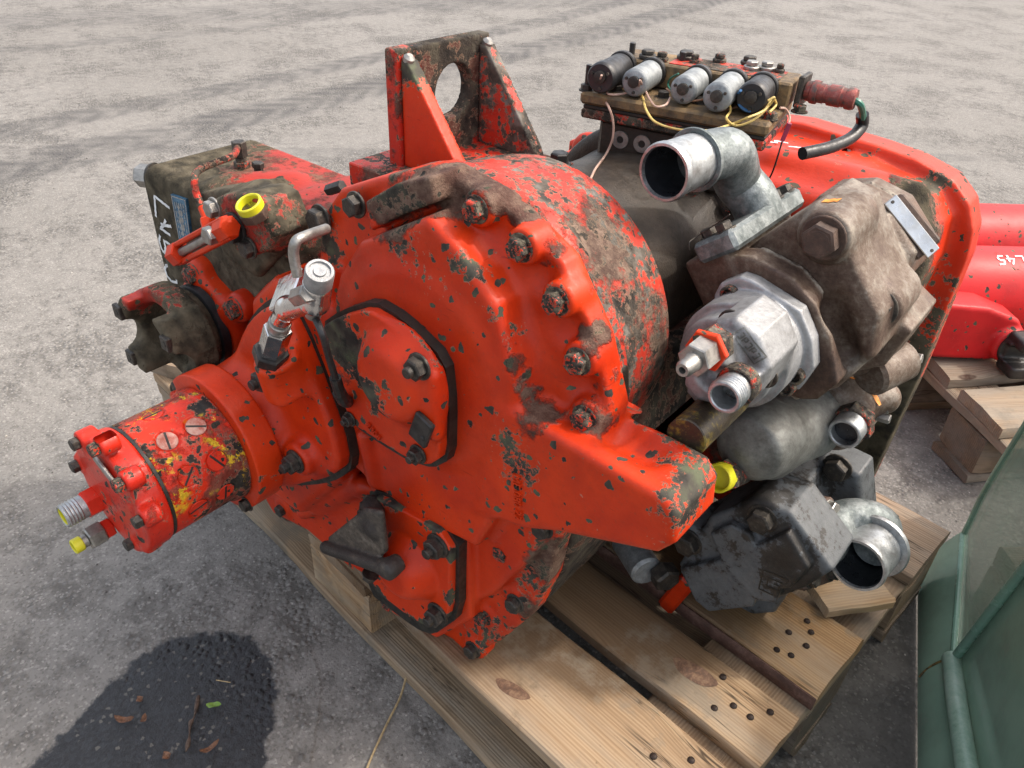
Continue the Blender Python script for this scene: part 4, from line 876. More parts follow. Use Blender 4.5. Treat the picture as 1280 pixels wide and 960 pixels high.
# square sensor plate beside the body
pl = Vector((-0.1634, -0.088, 0.4947)); _n = Vector((-.35, -.62, .70)).normalized(); _u = Vector((.75, .1, .62)); _u = (_u-_n*_u.dot(_n)).normalized()
MB().box(pl, (.0185, .0185, .005), Matrix((_u, _n.cross(_u), _n)).transposed()).build('square_flange', M['chrome'], cvp)
MB().rev([(.024, .0112), (.027, .0122), (.043, .0122), (.0445, .0114), (.0445, .0092), (.0425, .0088), (.0425, .0056), (.0440, .0050), (.0440, .0)], v3, zr, 30).build('valve_cap', M['alu'], cvp)
MB().rev([(-.008, .0112), (-.006, .0122), (.004, .0122), (.006, .0112)], v3, zr, hexa=True).build('hex_collar', M['chrome'], cvp)
MB().cyl(v3-zr*.007, v3-zr*.022, .0075, .0008, n=20).build('hose_nipple', M['steel'], cvp)
hp0 = v3-zr*.020
MB().tube([hp0, (-0.0857, -0.112, 0.4906), (-0.0939, -0.102, 0.458), (-0.1003, -0.092, 0.4252)], .0034, 10).build('hose', M['rubber'], cvp)
MB().tube([(-0.1012, -0.092, 0.4276), (-0.1044, -0.086, 0.4042)], .0058, 10, spline=False).tube([(-0.1054, -0.086, 0.4056), (-0.1098, -0.078, 0.3896), (-0.126, -0.06, 0.3699)], .0068, 10).build('hose_end', M['black'], cvp)
MB().tube([(-0.1287, -0.1, 0.5274), (-0.1305, -0.1, 0.5476), (-0.1274, -0.098, 0.56), (-0.131, -0.085, 0.5599), (-0.1472, -0.05, 0.5507)], .0048, 12).build('bent_pipe', M['steel'], cvp)
MB().cyl((-0.1077, -0.118, 0.5209), (-0.0839, -0.122, 0.536), .0085, .001, hexa=True).build('side_nut', M['steel'], cvp)

# ------------------------------------------------------------------ transfer casing with chalk number
SB = [(-.600, .10), (-.600, .458), (-.594, .476), (-.576, .487), (-.35, .487), (-.26, .475), (-.24, .10)]
def f_block(s):
    d = s.prism(SB, 1, .0, .17, .014)
    d = su(d, s.box((-.36, .02, .40), (-.18, .17, .50), .03), .03)
    b = (-0.4528, 0.0703, 0.487); d = su(d, s.cap((-.44, .04, .47), (-.40, .09, .47), .03), .03)
    for q in ((-.553, -.002, .352), (-.425, -.002, .335), (-.50, -.002, .20)): d = su(d, s.cyl((q[0], -.004, q[2]), (q[0], .03, q[2]), .018, .004), .01)
    return d
sb = cast('side_casing', f_block, (-.61, -.02, .05), (-.16, .19, .52), .0045, M['block'], TR, [(-.50, .13, .49, .10, .42), (-.43, .07, .49, .10, .45), (-.46, .16, .5, .10, .55), (-.35, .08, .5, .13, .62), (-.26, .10, .5, .12, .7), (-.40, .14, .49, .10, .5), (-.58, .0, .3, .3, -.4)], [(-.55, .05, .49, .14, .5)], edge=.0)
MB().rev([(0, .019), (.004, .018)], (-.598, .02, .462), (-1, -.5, 0), 24).build('washer', M['bolt'], sb); bolt(sb, (-.6015, .0183, .462), (-1, -.5, 0), .0155, 'steelrust' if 'steelrust' in M else 'steel', washer=False, h=.95)
CH = [[(-0.5337, 0.4435), (-0.5496, 0.4465), (-0.5674, 0.4502), (-0.5718, 0.4346), (-0.5764, 0.4187)], [(-0.5517, 0.4216), (-0.5624, 0.4093), (-0.5724, 0.4039), (-0.548, 0.4013)], [(-0.5676, 0.4111), (-0.5552, 0.4127), (-0.5404, 0.4161)], [(-0.5772, 0.392), (-0.5833, 0.3818), (-0.5818, 0.3704), (-0.5758, 0.3653), (-0.5692, 0.377), (-0.5695, 0.3863), (-0.5557, 0.3861), (-0.5595, 0.366)],
      [(-0.5787, 0.3473), (-0.5863, 0.3385), (-0.5842, 0.3281), (-0.5738, 0.323), (-0.5602, 0.3267), (-0.5578, 0.3387), (-0.564, 0.3487), (-0.574, 0.3489), (-0.5822, 0.3436)]]
strokes('chalk_lettering', sb, CH, lambda u, v: ((u, -.0008, v), (0, -1, 0)), .0021, M['whitepaint'], .0005)
DP = [(-0.5185, 0.467), (-0.4834, 0.4702), (-0.4909, 0.4173), (-0.5235, 0.3988)]
dp = MB().prism(DP, 1, -.0035, -.0002).build('data_plate', M['blueplate'], sb, False)
ln = []
A, B, C_, D = [Vector((p[0], 0, p[1])) for p in DP]
def bil(u, v): p = A*(1-u)*(1-v)+B*u*(1-v)+C_*u*v+D*(1-u)*v; return (p.x, p.z)
for i, u in enumerate((.2, .34, .48, .62, .78)):
    v = .14
    while v < .86:
        l = random.uniform(.05, .16); ln.append([bil(u, v), bil(u, min(.9, v+l))]); v += l+random.uniform(.03, .07)
ln += [[bil(.05, .03), bil(.95, .03), bil(.95, .97), bil(.05, .97), bil(.05, .03)], [bil(.42, .2), bil(.42, .88)], [bil(.56, .3), bil(.56, .8)]]
strokes('plate_print', sb, ln, lambda u, v: ((u, -.0036, v), (0, -1, 0)), .0007, M['plate'], .0003)
# plugs and oil pipe on top
f0 = Vector((-0.4904, 0.0856, 0.487))
MB().cyl(f0, f0+Vector((0, 0, .008)), .0105, .001, hexa=True).cyl(f0+Vector((0, 0, .008)), f0+Vector((0, 0, .014)), .007).build('pipe_union', M['boltred'], sb)
MB().cyl(f0+Vector((0, 0, .014)), f0+Vector((0, 0, .034)), .0092, .001, hexa=True).build('pipe_union', M['bolt'], sb)
f1 = Vector((-0.4588, 0.0888, 0.487)); MB().cyl(f1, f1+Vector((0, 0, .006)), .006, hexa=True).cyl(f1+Vector((0, 0, .006)), f1+Vector((0, 0, .014)), .0078, hexa=True).build('plug', M['bolt'], sb)
MB().tube([f0+Vector((-.002, 0, .028)), (-0.4648, 0.0604, 0.515), (-0.456, 0.03, 0.5154), (-0.4511, 0.005, 0.514), (-0.4362, -0.012, 0.5125), (-0.4279, -0.018, 0.499), (-0.4143, -0.022, 0.4865), (-0.4003, -0.026, 0.4751)], .0042, 12).build('oil_pipe', M['redgrime'], sb)
MB().tube([(-0.4128, -0.022, 0.4859), (-0.3999, -0.026, 0.4762)], .0052, 12, spline=False).cyl((-0.3992, -0.026, 0.4784), (-0.3892, -0.03, 0.465), .0095, hexa=True).build('pipe_union', M['red'], sb)
# shift valve with capped port
SV = [(-0.355, 0.5153), (-0.3214, 0.5338), (-0.2688, 0.5493), (-0.2497, 0.5463), (-0.2343, 0.5152), (-0.2495, 0.4934), (-0.2907, 0.4714), (-0.3139, 0.4711), (-0.3272, 0.4876)]
sv = cast('shift_valve', lambda s: su(s.prism(SV, 1, -.048, .0, .006), s.prism([(-0.4365, 0.4937), (-0.314, 0.5366), (-0.2661, 0.4849), (-0.3424, 0.4142), (-0.4057, 0.4187)], 1, -.012, .03, .008), .02), (-.5, -.06, .36), (-.2, .04, .57), .0032, M['block'], TR, [(*(-0.2641, -0.05, 0.5107), .06, .6), (*(-0.2997, -0.05, 0.4811), .05, .3), (*(-0.3159, -0.05, 0.5258), .03, .5)], [], edge=.25)
y0 = Vector((-0.2583, -0.054, 0.5386)); yd = Vector((0, -.42, .9)).normalized()
MB().rev([(0, .0155), (.002, .016), (.010, .016)], y0-yd*.009, yd, 8).build('cap_seat', M['irond'], sv)
MB().ring(y0, y0+yd*.009, .0138, .0108, .008).build('yellow_cap', M['yellow'], sv)
bolt(sv, (-0.3402, -0.048, 0.5137), FRONT, .0095, 'steel'); bolt(sv, (-0.281, -0.05, 0.4873), FRONT, .0095, 'bolt'); bolt(sv, (-0.3026, -0.05, 0.5022), FRONT, .0145, 'black', h=.5)
t0, t1 = Vector((-0.2869, -0.066, 0.5138)), Vector((-0.3897, -0.075, 0.4519)); td = (t1-t0).normalized(); tn = td.cross(Vector((0, 1, 0))).normalized(); ty = td.cross(tn)
R = Matrix((td, ty, tn)).transposed(); L_ = (t1-t0).length/2
lk = MB().box((t0+t1)/2+tn*.0095, (L_, .0055, .0028), R).box((t0+t1)/2-tn*.0095, (L_, .0055, .0028), R).cyl(t1-td*.012, t1+td*.006, .0135, .0015, hexa=True).cyl(t0-td*.004, t0+td*.018, .0125, .0015, hexa=True).build('shift_link', M['red'], sv)
MB().cyl(t0+td*.005, t1-td*.005, .0052, .0005, 12).build('link_rod', M['steel'], lk)
bolt(lk, t0+td*.022+Vector((0, -.006, 0)), FRONT, .0098, 'steel', washer=False, h=.7)
# output yoke with its three-legged retainer
YX, YZ = -.458, .312
leg = [(-0.4723, -0.015, 0.3766), (-0.3861, -0.015, 0.3609), (-0.4925, -0.01, 0.2459)]
def f_ret(s):
    d = s.cyl((YX, -.022, YZ), (YX, .01, YZ), .062, .006)
    for q in leg[:2]: d = su(d, su(s.cap((YX, -.008, YZ), (q[0], -.006, q[2]), .026, .018), s.cyl((q[0], -.018, q[2]), (q[0], .01, q[2]), .019, .004), .006), .012)
    return d
rt = cast('yoke_retainer', f_ret, (-.6, -.035, .2), (-.36, .02, .42), .0034, M['red'], TR, [(YX+.02, -.02, YZ+.05, .05, .35)], [(YX, -.02, YZ-.04, .08, .9)], edge=.45)
for q in leg[:2]: bolt(rt, (q[0], -.018, q[2]), FRONT, .0125, 'boltred')
MB().rev([(0, .053), (.002, .056), (.012, .056), (.014, .052)], (YX, -.036, YZ), (0, 1, 0), 48).build('oil_seal', M['rubber'], TR)
def f_yoke(s):
    d = su(s.cyl((YX, -.05, YZ), (YX, -.02, YZ), .045, .004), s.cone((YX, -.066, YZ), (YX, -.034, YZ), .068, .052, .006), .010)
    ears = np.maximum(s.cyl((YX, -.105, YZ), (YX, -.05, YZ), .0705, .004), .029-np.abs(s.x-YX))
    ears = np.maximum(ears, np.abs(s.z-YZ)-.053)
    rim = np.maximum(s.cyl((YX, -.082, YZ), (YX, -.05, YZ), .0700, .006), .010-(s.z-YZ))
    d = su(su(d, ears, .006), rim, .006)
    d = ss(d, s.cyl((YX-.1, -.106, YZ-.004), (YX+.1, -.106, YZ-.004), .0220, .001), .002)
    d = ss(d, s.cyl((YX, -.12, YZ), (YX, -.048, YZ), .0500, .008), .008)
    return d
yk = cast('output_yoke', f_yoke, (YX-.085, -.125, YZ-.085), (YX+.085, -.01, YZ+.085), .0022, M['block'], TR, [(YX, -.08, YZ+.06, .05, .7), (YX-.04, -.08, YZ+.04, .04, .6), (YX-.02, -.05, YZ, .03, .35), (YX+.055, -.04, YZ-.01, .035, .5)], [], edge=.10, base=-.05)
for sx in (-1, 1):
    for sz in (-1, 1):
        q = Vector((YX+sx*.055, -.1060, YZ-.004+sz*.034)); tb = MB().box(q, (.0085, .0035, .0095), None, .0012).build('lock_tab', M['bolt'], yk)
        MB().rev([(0, .0042), (.0006, .0040)], q+Vector((0, -.0033, 0)), FRONT, 12).build('tab_hole', M['gasket'], yk)

# ------------------------------------------------------------------ lifting mount
BZ = .56
mb = empty('lifting_mount', (0, 0, 0)); mb.parent = TR
bp = MB().box((-.163, .152, BZ-.0125), (.086, .088, .0125), None, .0012).build('base_plate', M['redgrime'], mb)
HA, HB = (-0.2, 0.0948, 0.6808), (-0.2, 0.2342, 0.6715); HC = (-0.2, 0.1777, 0.6242)
def f_plate(s):
    return ss(s.box((-.218, HA[1], BZ-.004), (-.200, HB[1], (HA[2]+HB[2])/2), .0012), s.cyl((-.26, HC[1], HC[2]), (-.15, HC[1], HC[2]), .0285, 0), .001)
cast('eye_plate', f_plate, (-.235, HA[1]-.01, BZ-.01), (-.19, HB[1]+.01, HA[2]+.02), .0028, M['redgrime'], mb, [(-.2, HC[1], HC[2]+.03, .09, .1), (-.218, HA[1], HA[2]-.03, .06, -.2), (-.2, HA[1], BZ+.02, .05, -.3)], [(-.2, HC[1], HC[2], .07, .6)], edge=.2)
for y, nm in ((HA[1]+.004, 0), (HB[1]-.018, 1)):
    G_ = [(-.1995, BZ), (-.1995, HA[2]-.014), (-.190, HA[2]-.014), (-.118, BZ+.012), (-.112, BZ)]
    cast('gusset', lambda s: s.prism(G_, 1, y, y+.016, .001), (-.21, y-.01, BZ-.01), (-.10, y+.027, HA[2]+.01), .0026, M['red' if nm == 0 else 'redworn'], mb, [(-.195, y, BZ+.11, .05, .8 if nm == 0 else .2), (-.13, y, BZ+.02, .05, .1)], [], edge=.25 if nm == 0 else .4)
for y in (HA[1]+.010, HB[1]-.011): MB().rev([(0, .003), (.002, .0062), (.006, .0060), (.009, .003)], (-.195, y, HA[2]-.0165), (.5, 0, 1), 12).build('weld_bead', M['steel'], mb)
for q in ((-.235, .215, BZ), (-.087, .225, BZ), (-.095, .085, BZ)): bolt(mb, q, (0, 0, 1), .0105, 'black', h=.8)
# red elbow union behind the barrel
q = Vector((-0.1727, 0.4, 0.5249))
MB().tube([q+Vector((-.004, 0, -.10)), q+Vector((-.004, 0, -.02)), q+Vector((-.002, 0, -.004)), q+Vector((.008, -.002, .002)), q+Vector((.022, -.006, .002))], .0135, 16).cyl(q+Vector((.016, -.004, .002)), q+Vector((.030, -.008, .002)), .0165, .002, 24).build('pipe_elbow', M['red'], TR)
M['tubeblack'] = worn('scraped_tube_paint', [(.36, (.012, .010, .008)), (.50, (.035, .025, .015)), (.56, (.16, .12, .02)), (.62, (.45, .03, .012))], 18, .1, (.3, .5), .3)
# ------------------------------------------------------------------ rear case
RC = [(.238, -.0), (.250, .28), (.262, .46), (.256, .505), (.232, .532), (.150, .548), (.05, .552), (-.06, .545), (-.30, .45), (-.32, .0)]
RL_ = [(.276, .0), (.288, .28), (.288, .455), (.283, .490), (.268, .520), (.242, .542), (.195, .555), (.150, .560), (.05, .566), (-.06, .556), (-.31, .46), (-.33, .0)]
def f_rear(s):
    d = su(s.prism(RC, 1, .462, .60, .018), s.prism(RL_, 1, .560, .605, .004), .010)
    d = su(d, s.box((.02, .40, .40), (.20, .52, .535), .03), .04)
    d = su(d, s.cap((.06, .47, .538), (.22, .50, .536), .014), .014)
    e = (0.1139, 0.585, 0.5434); d = su(d, s.prism([(e[0]-.05, .54), (e[0]-.02, e[2]+.014), (e[0]+.012, e[2]+.012), (e[0]+.05, .54)], 1, .578, .592, .003), .006)
    d = ss(d, s.cyl((e[0], .55, e[2]), (e[0], .62, e[2]), .0065, 0), .001)
    d = ss(d, s.box((.10, .44, .10), (.225, .478, .33), .02), .02)
    return d
rc = cast('rear_case', f_rear, (-.35, .37, -.01), (.30, .62, .60), .0052, M['redrear'], TR,
    [(*(0.2165, 0.5, 0.5328), .035, .75), (*(0.2239, 0.54, 0.5434), .04, .5), (*(0.255, 0.462, 0.5029), .05, .62), (*(0.2243, 0.462, 0.5172), .05, .6), (*(0.2786, 0.5, 0.3706), .12, .6), (*(0.2927, 0.5, 0.2006), .14, .7), (*(0.2922, 0.5, 0.1129), .10, .7), (.285, .55, .25, .16, .35), (.285, .55, .10, .16, .35), (.26, .465, .40, .08, .6), (*(0.2614, 0.55, 0.5169), .05, .25), (*(0.112, 0.5, 0.5338), .05, .22), (*(0.2455, 0.46, 0.226), .12, .5), (*(0.147, 0.56, 0.5431), .03, .4)],
    [(*(0.2579, 0.462, 0.4941), .07, 1.0), (*(0.2151, 0.5, 0.5372), .04, 1.2), (*(0.2836, 0.47, 0.1577), .18, 1.0), (.05, .46, .2, .25, .9)], edge=.42, he=.007)
e = (0.1158, 0.578, 0.5455)
MB().rev([(0, .012), (.002, .0125), (.002, .0070), (0, .0066)], (e[0], .5765, e[2]), (0, 1, 0), 24, False).build('lug_washer', M['rustyplate'], rc)
strokes('marker_lettering', rc, [[(.035, .485), (.05, .490), (.044, .497), (.06, .500)], [(.066, .488), (.08, .496)]], lambda u, v: ((u, v, .5555), (0, 0, 1)), .0016, M['whitepaint'], .0015)

# ------------------------------------------------------------------ control valve
CV = empty('control_valve', (0, 0, 0)); CV.parent = TR
ZP = .622
PL = [(-0.1105, 0.2875), (0.0971, 0.3303), (0.1112, 0.3868), (0.0883, 0.3964), (-0.1086, 0.4104), (-0.1342, 0.3926)]
FL, FR_, BR = (-0.1105, 0.2875, 0.622), (0.0971, 0.3303, 0.622), (0.1112, 0.3868, 0.622)
vx = Vector((FR_[0]-FL[0], FR_[1]-FL[1], 0)).normalized(); vy = Vector((-vx.y, vx.x, 0)); vo = Vector((FL[0], FL[1], 0)); VL = (Vector(FR_)-Vector(FL)).length
VR = Matrix((vx, vy, Vector((0, 0, 1)))).transposed()
def vp(a, b, z): return vo+vx*a+vy*b+Vector((0, 0, z))
def vbox(a0, a1, b0, b1, z0, z1, bev=.003): return MB().box(vp((a0+a1)/2, (b0+b1)/2, (z0+z1)/2), ((a1-a0)/2, (b1-b0)/2, (z1-z0)/2), VR, bev)
VW = .120
vbox(0, VL, 0, VW, ZP-.0135, ZP, .004).build('valve_plate', M['rustyplate'], CV)
vbox(.004, VL-.002, .003, VW-.003, ZP-.0180, ZP-.0142, .001).build('valve_gasket', M['gasket'], CV)
vbox(.002, VL-.001, .002, VW-.002, ZP-.0290, ZP-.0185, .002).build('valve_plate', M['redgrime'], CV)
low = vbox(.022, VL-.04, .012, VW-.01, ZP-.088, ZP-.0295, .004).build('valve_body', M['oily'], CV)
vbox(.035, VL*.55, .03, VW-.02, ZP-.13, ZP-.088, .004).build('valve_foot', M['oily'], CV)
for q in ((776,157), (800,161), (841,167)):
    pass
PT = [(-0.063, 0.305, 0.5907), (-0.0351, 0.3, 0.5945), (0.0032, 0.305, 0.596)]
for p in PT:
    loc = Vector(p); a = (loc-vo).dot(vx); c0 = vp(a, .0118, .574)
    MB().rev([(0, .0098), (.001, .0102), (.0018, .0098), (.0018, .0042), (-.006, .0040)], c0, -vy, 24, False).build('port_plug', M['steel'], low)
    MB().rev([(0, .0042), (.0004, .0041)], c0-vy*.0002, -vy, 6).build('socket', M['gasket'], low)
TB = (-0.0857, 0.3156, 0.657), (0.0948, 0.373, 0.657), (0.1073, 0.4123, 0.657)
bb = .064; ZT = .6495; blk = vbox(.017, VL+.003, bb, bb+.056, ZP+.0005, ZT, .002).build('valve_block', M['rustyplate'], CV)
vbox(VL*.36, VL-.012, bb+.006, bb+.050, ZT+.0002, ZT+.0010, .0004).build('red_paint_patch', M['redworn'], CV)
def can(p, mat, r=.0148, L=.05, spade=True):
    p = Vector(p); d = vy; a = (p-vo).dot(vx); p = p-vy*.004; f = (p-vo).dot(vy); L = bb-f-.004
    pr_ = [(0, r*.80), (.001, r*.9), (.003, r), (L-.006, r), (L-.004, r*.85), (L, r*.8)] if mat == 'solenoid' else [(0, r*.92), (.002, r*1.02), (.008, r*1.06), (.014, r*1.06), (.0145, r*.98), (.016, r), (L-.004, r), (L, r*.9)]
    o = MB().rev(pr_, p, d, 36).build('solenoid', M[mat], CV)
    m = MB().rev([(-.004, r*.3), (-.0035, r*.42), (.001, r*.42)], p+Vector((0, 0, r*.1)), d, 14)
    for k in range(3):
        q = k*2.1+.6; m.rev([(-.0025, .0016), (.001, .0018)], p+vx*math.cos(q)*r*.66+Vector((0, 0, math.sin(q)*r*.66)), d, 8)
    m.build('terminal', M['bolt'], o)
    MB().cyl(p+d*(L-.002), p+d*(L+.006), r*1.12, .001, 24).build('collar', M['black'], o)
    return p
sols = [can((-0.0874, 0.2931, 0.64), 'rubber', .0158), can((-0.0531, 0.3078, 0.639), 'solenoid'), can((-0.0011, 0.3226, 0.639), 'solenoid'), can((0.0395, 0.3206, 0.64), 'solenoid', .0152), can((0.0676, 0.3421, 0.641), 'rubber', .0155)]
for q, h in (((-0.109, 0.2993, 0.622), .027), ((-0.105, 0.3796, 0.622), .040), ((-0.0452, 0.3931, 0.622), .038)):
    MB().cyl(q, (q[0], q[1], q[2]+h), .0036, .0005, 10).build('stud', M['black'], CV)
for q in ((-0.0849, 0.3217, 0.622), (-0.0872, 0.3451, 0.622), (-0.0338, 0.3395, 0.622), (0.0077, 0.3479, 0.622), (-0.1096, 0.2986, 0.622)): bolt(CV, q, (0, 0, 1), .0068, 'rustbolt' if 'rustbolt' in M else 'bolt')
for q in ((0.0872, 0.3521, 0.622), (0.0982, 0.403, 0.622)): bolt(CV, q, (0, 0, 1), .0072, 'boltred')
for q, r, mt_ in (((-0.0793, 0.3723, 0.65), .0098, 'bolt'), ((-0.0473, 0.4045, 0.65), .0105, 'bolt'), ((-0.0619, 0.375, 0.65), .0075, 'boltred'), ((-0.0305, 0.3947, 0.65), .006, 'boltred'), ((-0.013, 0.4213, 0.65), .0078, 'boltred'), ((0.0158, 0.4378, 0.65), .0098, 'bolt'), ((0.0282, 0.4181, 0.65), .0090, 'steel'), ((0.0417, 0.4284, 0.65), .0090, 'steel'), ((0.0566, 0.4292, 0.65), .0055, 'boltred')):
    MB().cyl(q, (q[0], q[1], q[2]+.0045), r, .001, 20).cyl((q[0], q[1], q[2]+.0045), (q[0], q[1], q[2]+.0095), r*.78, .001, hexa=True).build('top_plug', M[mt_], CV)
# plug connector with its cut cable
k0 = Vector((0.0943, 0.4204, 0.64)); kx = (Vector((0.1486, 0.4251, 0.64))-k0).normalized()
cn = MB().box(k0-kx*.004, (.003, .015, .0165), Matrix((kx, Vector((0, 0, 1)).cross(kx), Vector((0, 0, 1)))).transposed(), .003).build('connector_flange', M['bolt'], CV)
cpr = [(0, .0125), (.006, .0135), (.007, .0150), (.0105, .0155), (.014, .0150), (.0145, .0128), (.021, .0128), (.0215, .0118), (.026, .0118), (.0265, .0138), (.040, .0138), (.041, .0126), (.046, .0122), (.0465, .0140), (.052, .0142), (.056, .0128), (.0565, .009)]
Lk = (Vector((0.1474, 0.4237, 0.64))-k0).length
MB().rev([(t*Lk/.0565, r*1.0) for t, r in cpr], k0, kx, 28, angle) if False else MB().rev([(t*Lk/.0565, r*.80) for t, r in cpr], k0, kx, 28).build('plug_connector', M['plugshell'] if 'plugshell' in M else M['redgrime'], CV)
ke = k0+kx*Lk; kd_ = (0.1606, 0.42, 0.6228)
MB().tube([ke-kx*.006, ke+kx*.004+Vector((0, 0, -.003)), (0.1521, 0.4424, 0.625), (0.152, 0.4561, 0.612)], .0036, 8).build('cable_core', M['wgrn'], CV)
MB().tube([(0.1499, 0.4527, 0.62), (0.151, 0.4582, 0.607), (0.1487, 0.4407, 0.597), (0.1399, 0.4065, 0.592), (0.1245, 0.3688, 0.59)], .0068, 14).build('cable_sheath', M['rubber'], CV)
def wire(mat, pts, r=.0012, name='wire'): return MB().tube(pts, r, 6).build(name, M[mat], CV)
wire('wpink', [(-0.0817, 0.2839, 0.645), (-0.0895, 0.293, 0.632), (-0.1037, 0.3222, 0.612), (-0.0702, 0.285, 0.615), (-0.0619, 0.285, 0.6012), (-0.0594, 0.285, 0.5824), (-0.0623, 0.28, 0.5648), (-0.042, 0.23, 0.5658), (-0.0217, 0.19, 0.5692)], .0013)
wire('wyel', [(-0.0482, 0.31, 0.632), (-0.0439, 0.3137, 0.622), (-0.0189, 0.28, 0.6216), (-0.0027, 0.275, 0.6136), (0.0286, 0.27, 0.6142), (0.0593, 0.27, 0.6204), (0.0613, 0.3199, 0.617), (0.0786, 0.3163, 0.628), (0.0843, 0.3395, 0.632), (0.0841, 0.3571, 0.64), (0.084, 0.3696, 0.632), (0.0882, 0.3457, 0.63)], .0013)
wire('wyel', [(0.0485, 0.3262, 0.64), (0.0506, 0.3337, 0.626), (0.0583, 0.3102, 0.624), (0.0654, 0.3212, 0.616), (0.078, 0.3296, 0.622), (0.0835, 0.3471, 0.632), (0.0901, 0.3449, 0.645), (0.0863, 0.3396, 0.642)], .0013)
wire('wpink', [(-0.0422, 0.2987, 0.645), (-0.0489, 0.3073, 0.634), (-0.0649, 0.3069, 0.625), (-0.0761, 0.2952, 0.624), (-0.0862, 0.3019, 0.626)], .0012)
wire('wpink', [(-0.0422, 0.2987, 0.645), (-0.044, 0.3147, 0.632), (-0.0313, 0.3056, 0.626), (-0.0136, 0.2898, 0.625), (-0.0079, 0.2997, 0.626), (-0.0153, 0.3218, 0.628)], .0012)
wire('wbrn', [(-0.0295, 0.3362, 0.632), (-0.0124, 0.3281, 0.63), (0.0044, 0.3252, 0.628), (0.0153, 0.331, 0.63), (0.0236, 0.3318, 0.634)], .0012)
wire('wbrn', [(0.023, 0.3312, 0.634), (0.0269, 0.334, 0.626), (0.0413, 0.3286, 0.625), (0.0491, 0.3496, 0.626), (0.0527, 0.37, 0.628), (0.0592, 0.3849, 0.63)], .0012)
wire('wgrn', [(-0.0181, 0.3368, 0.65), (-0.0338, 0.3498, 0.64), (-0.0373, 0.3529, 0.632), (-0.0286, 0.344, 0.63)], .0010)
wire('wblu', [(0.0581, 0.3325, 0.648), (0.0526, 0.3399, 0.64), (0.0586, 0.3369, 0.632), (0.0686, 0.3388, 0.628), (0.0784, 0.3477, 0.63)], .0016)
wire('wpink', [(0.0894, 0.3686, 0.63), (0.0921, 0.3779, 0.628), (0.0971, 0.3815, 0.62), (0.1168, 0.33, 0.6264)], .0012)
wire('wmag', [(0.1173, 0.33, 0.6281), (0.116, 0.33, 0.6198), (0.1142, 0.33, 0.6097)], .0026, 'sleeve')
wire('rubber', [(0.1142, 0.33, 0.6097), (0.1132, 0.33, 0.5929), (0.1081, 0.34, 0.5738), (0.098, 0.36, 0.5554)], .0010) if False else MB().tube([(0.1142, 0.33, 0.6097), (0.1132, 0.33, 0.5929), (0.1081, 0.34, 0.5738), (0.098, 0.36, 0.5554)], .0010, 6).build('wire', M['rubber'], CV)
MB().tube([(0.1288, 0.2, 0.573), (0.1175, 0.2, 0.56), (0.1013, 0.2, 0.5426), (0.0989, 0.19, 0.5384), (0.1003, 0.19, 0.5313)], .0006, 5).build('loose_wire', M['bolt'], TR)
for q in ((0.0595, 0.24, 0.5796), (0.0619, 0.25, 0.5667), (0.0844, 0.3, 0.4967)): bolt(TR, q, (.2, -.9, .4), .0075, 'boltred')

# ------------------------------------------------------------------ gear pump with the small pilot pump on its nose
GX, GZ = .178, .458
GF = [(0.1194, 0.505), (0.1219, 0.5181), (0.1376, 0.5328), (0.1579, 0.538), (0.1986, 0.5308), (0.2263, 0.513), (0.2478, 0.487), (0.2666, 0.4448), (0.2533, 0.4196), (0.2383, 0.4122), (0.217, 0.4105), (0.1818, 0.4133), (0.1496, 0.4378)]
GB = [(0.108, 0.4761), (0.1274, 0.5134), (0.1502, 0.5452), (0.1907, 0.5906), (0.219, 0.5839), (0.2452, 0.546), (0.2774, 0.5092), (0.2834, 0.4658), (0.2598, 0.4173), (0.2259, 0.386), (0.1665, 0.4052)]
GR_ = [(0.1325, 0.5108), (0.1599, 0.5599), (0.1946, 0.5712), (0.2336, 0.562), (0.2675, 0.5296), (0.2676, 0.5002), (0.2528, 0.4695), (0.292, 0.4599), (0.2814, 0.4159), (0.2639, 0.3829), (0.2257, 0.3564), (0.178, 0.3904)]
GW = [(0.2027, 0.5256), (0.2474, 0.5003), (0.2962, 0.4719), (0.2835, 0.4241), (0.2485, 0.3983), (0.2035, 0.4307)]
def f_gear(s):
    d = s.prism(GF, 1, .203, .232, .003)
    d = su(d, s.prism(GB, 1, .230, .345, .014), .006)
    d = su(d, s.prism(GR_, 1, .340, .425, .012), .006)
    d = su(d, s.prism(GW, 1, .30, .39, .005), .008)
    for yg in (.2325, .392): d = np.maximum(d, -np.maximum(np.abs(s.y-yg)-.0014, -d-.0028))
    d = ss(d, s.cap((0.2369, 0.225, 0.5014), (0.2586, 0.24, 0.4597), .010), .016)
    n = (-.62, 0, .78); a = (.1310, .272, .5310); d = su(d, s.box((a[0]-.026, .20, a[2]-.06), (a[0]+.022, .35, a[2]), .004, ((.78, 0, -.62), (0, 1, 0), (.62, 0, .78))), .006)
    q = (0.2116, 0.222, 0.5692); d = su(d, s.cyl((q[0], .222, q[2]), (q[0], .30, q[2]), .0235, .004), .008)
    q = (0.2638, 0.268, 0.4995); d = su(d, s.cyl((q[0], .268, q[2]), (q[0], .33, q[2]), .0235, .004), .008)
    return d
gp = cast('gear_pump', f_gear, (.06, .19, .34), (.30, .44, .60), .0030, M['iron'], TR, [(*(0.1871, 0.205, 0.4811), .10, -.45), (*(0.2475, 0.205, 0.4348), .05, -.3)], [], edge=.75)
q = (0.2116, 0.222, 0.5692); bolt(gp, (q[0], .222, q[2]), FRONT, .0165, 'irond', h=.6)
q = (0.2638, 0.268, 0.4995); bolt(gp, (q[0], .268, q[2]), FRONT, .0165, 'bolt', h=.5)
a, b = Vector((0.2246, 0.355, 0.5709)), Vector((0.2778, 0.365, 0.527)); ax = (b-a).normalized(); nn = Vector((.5, -.75, .55)); nn = (nn-ax*nn.dot(ax)).normalized()
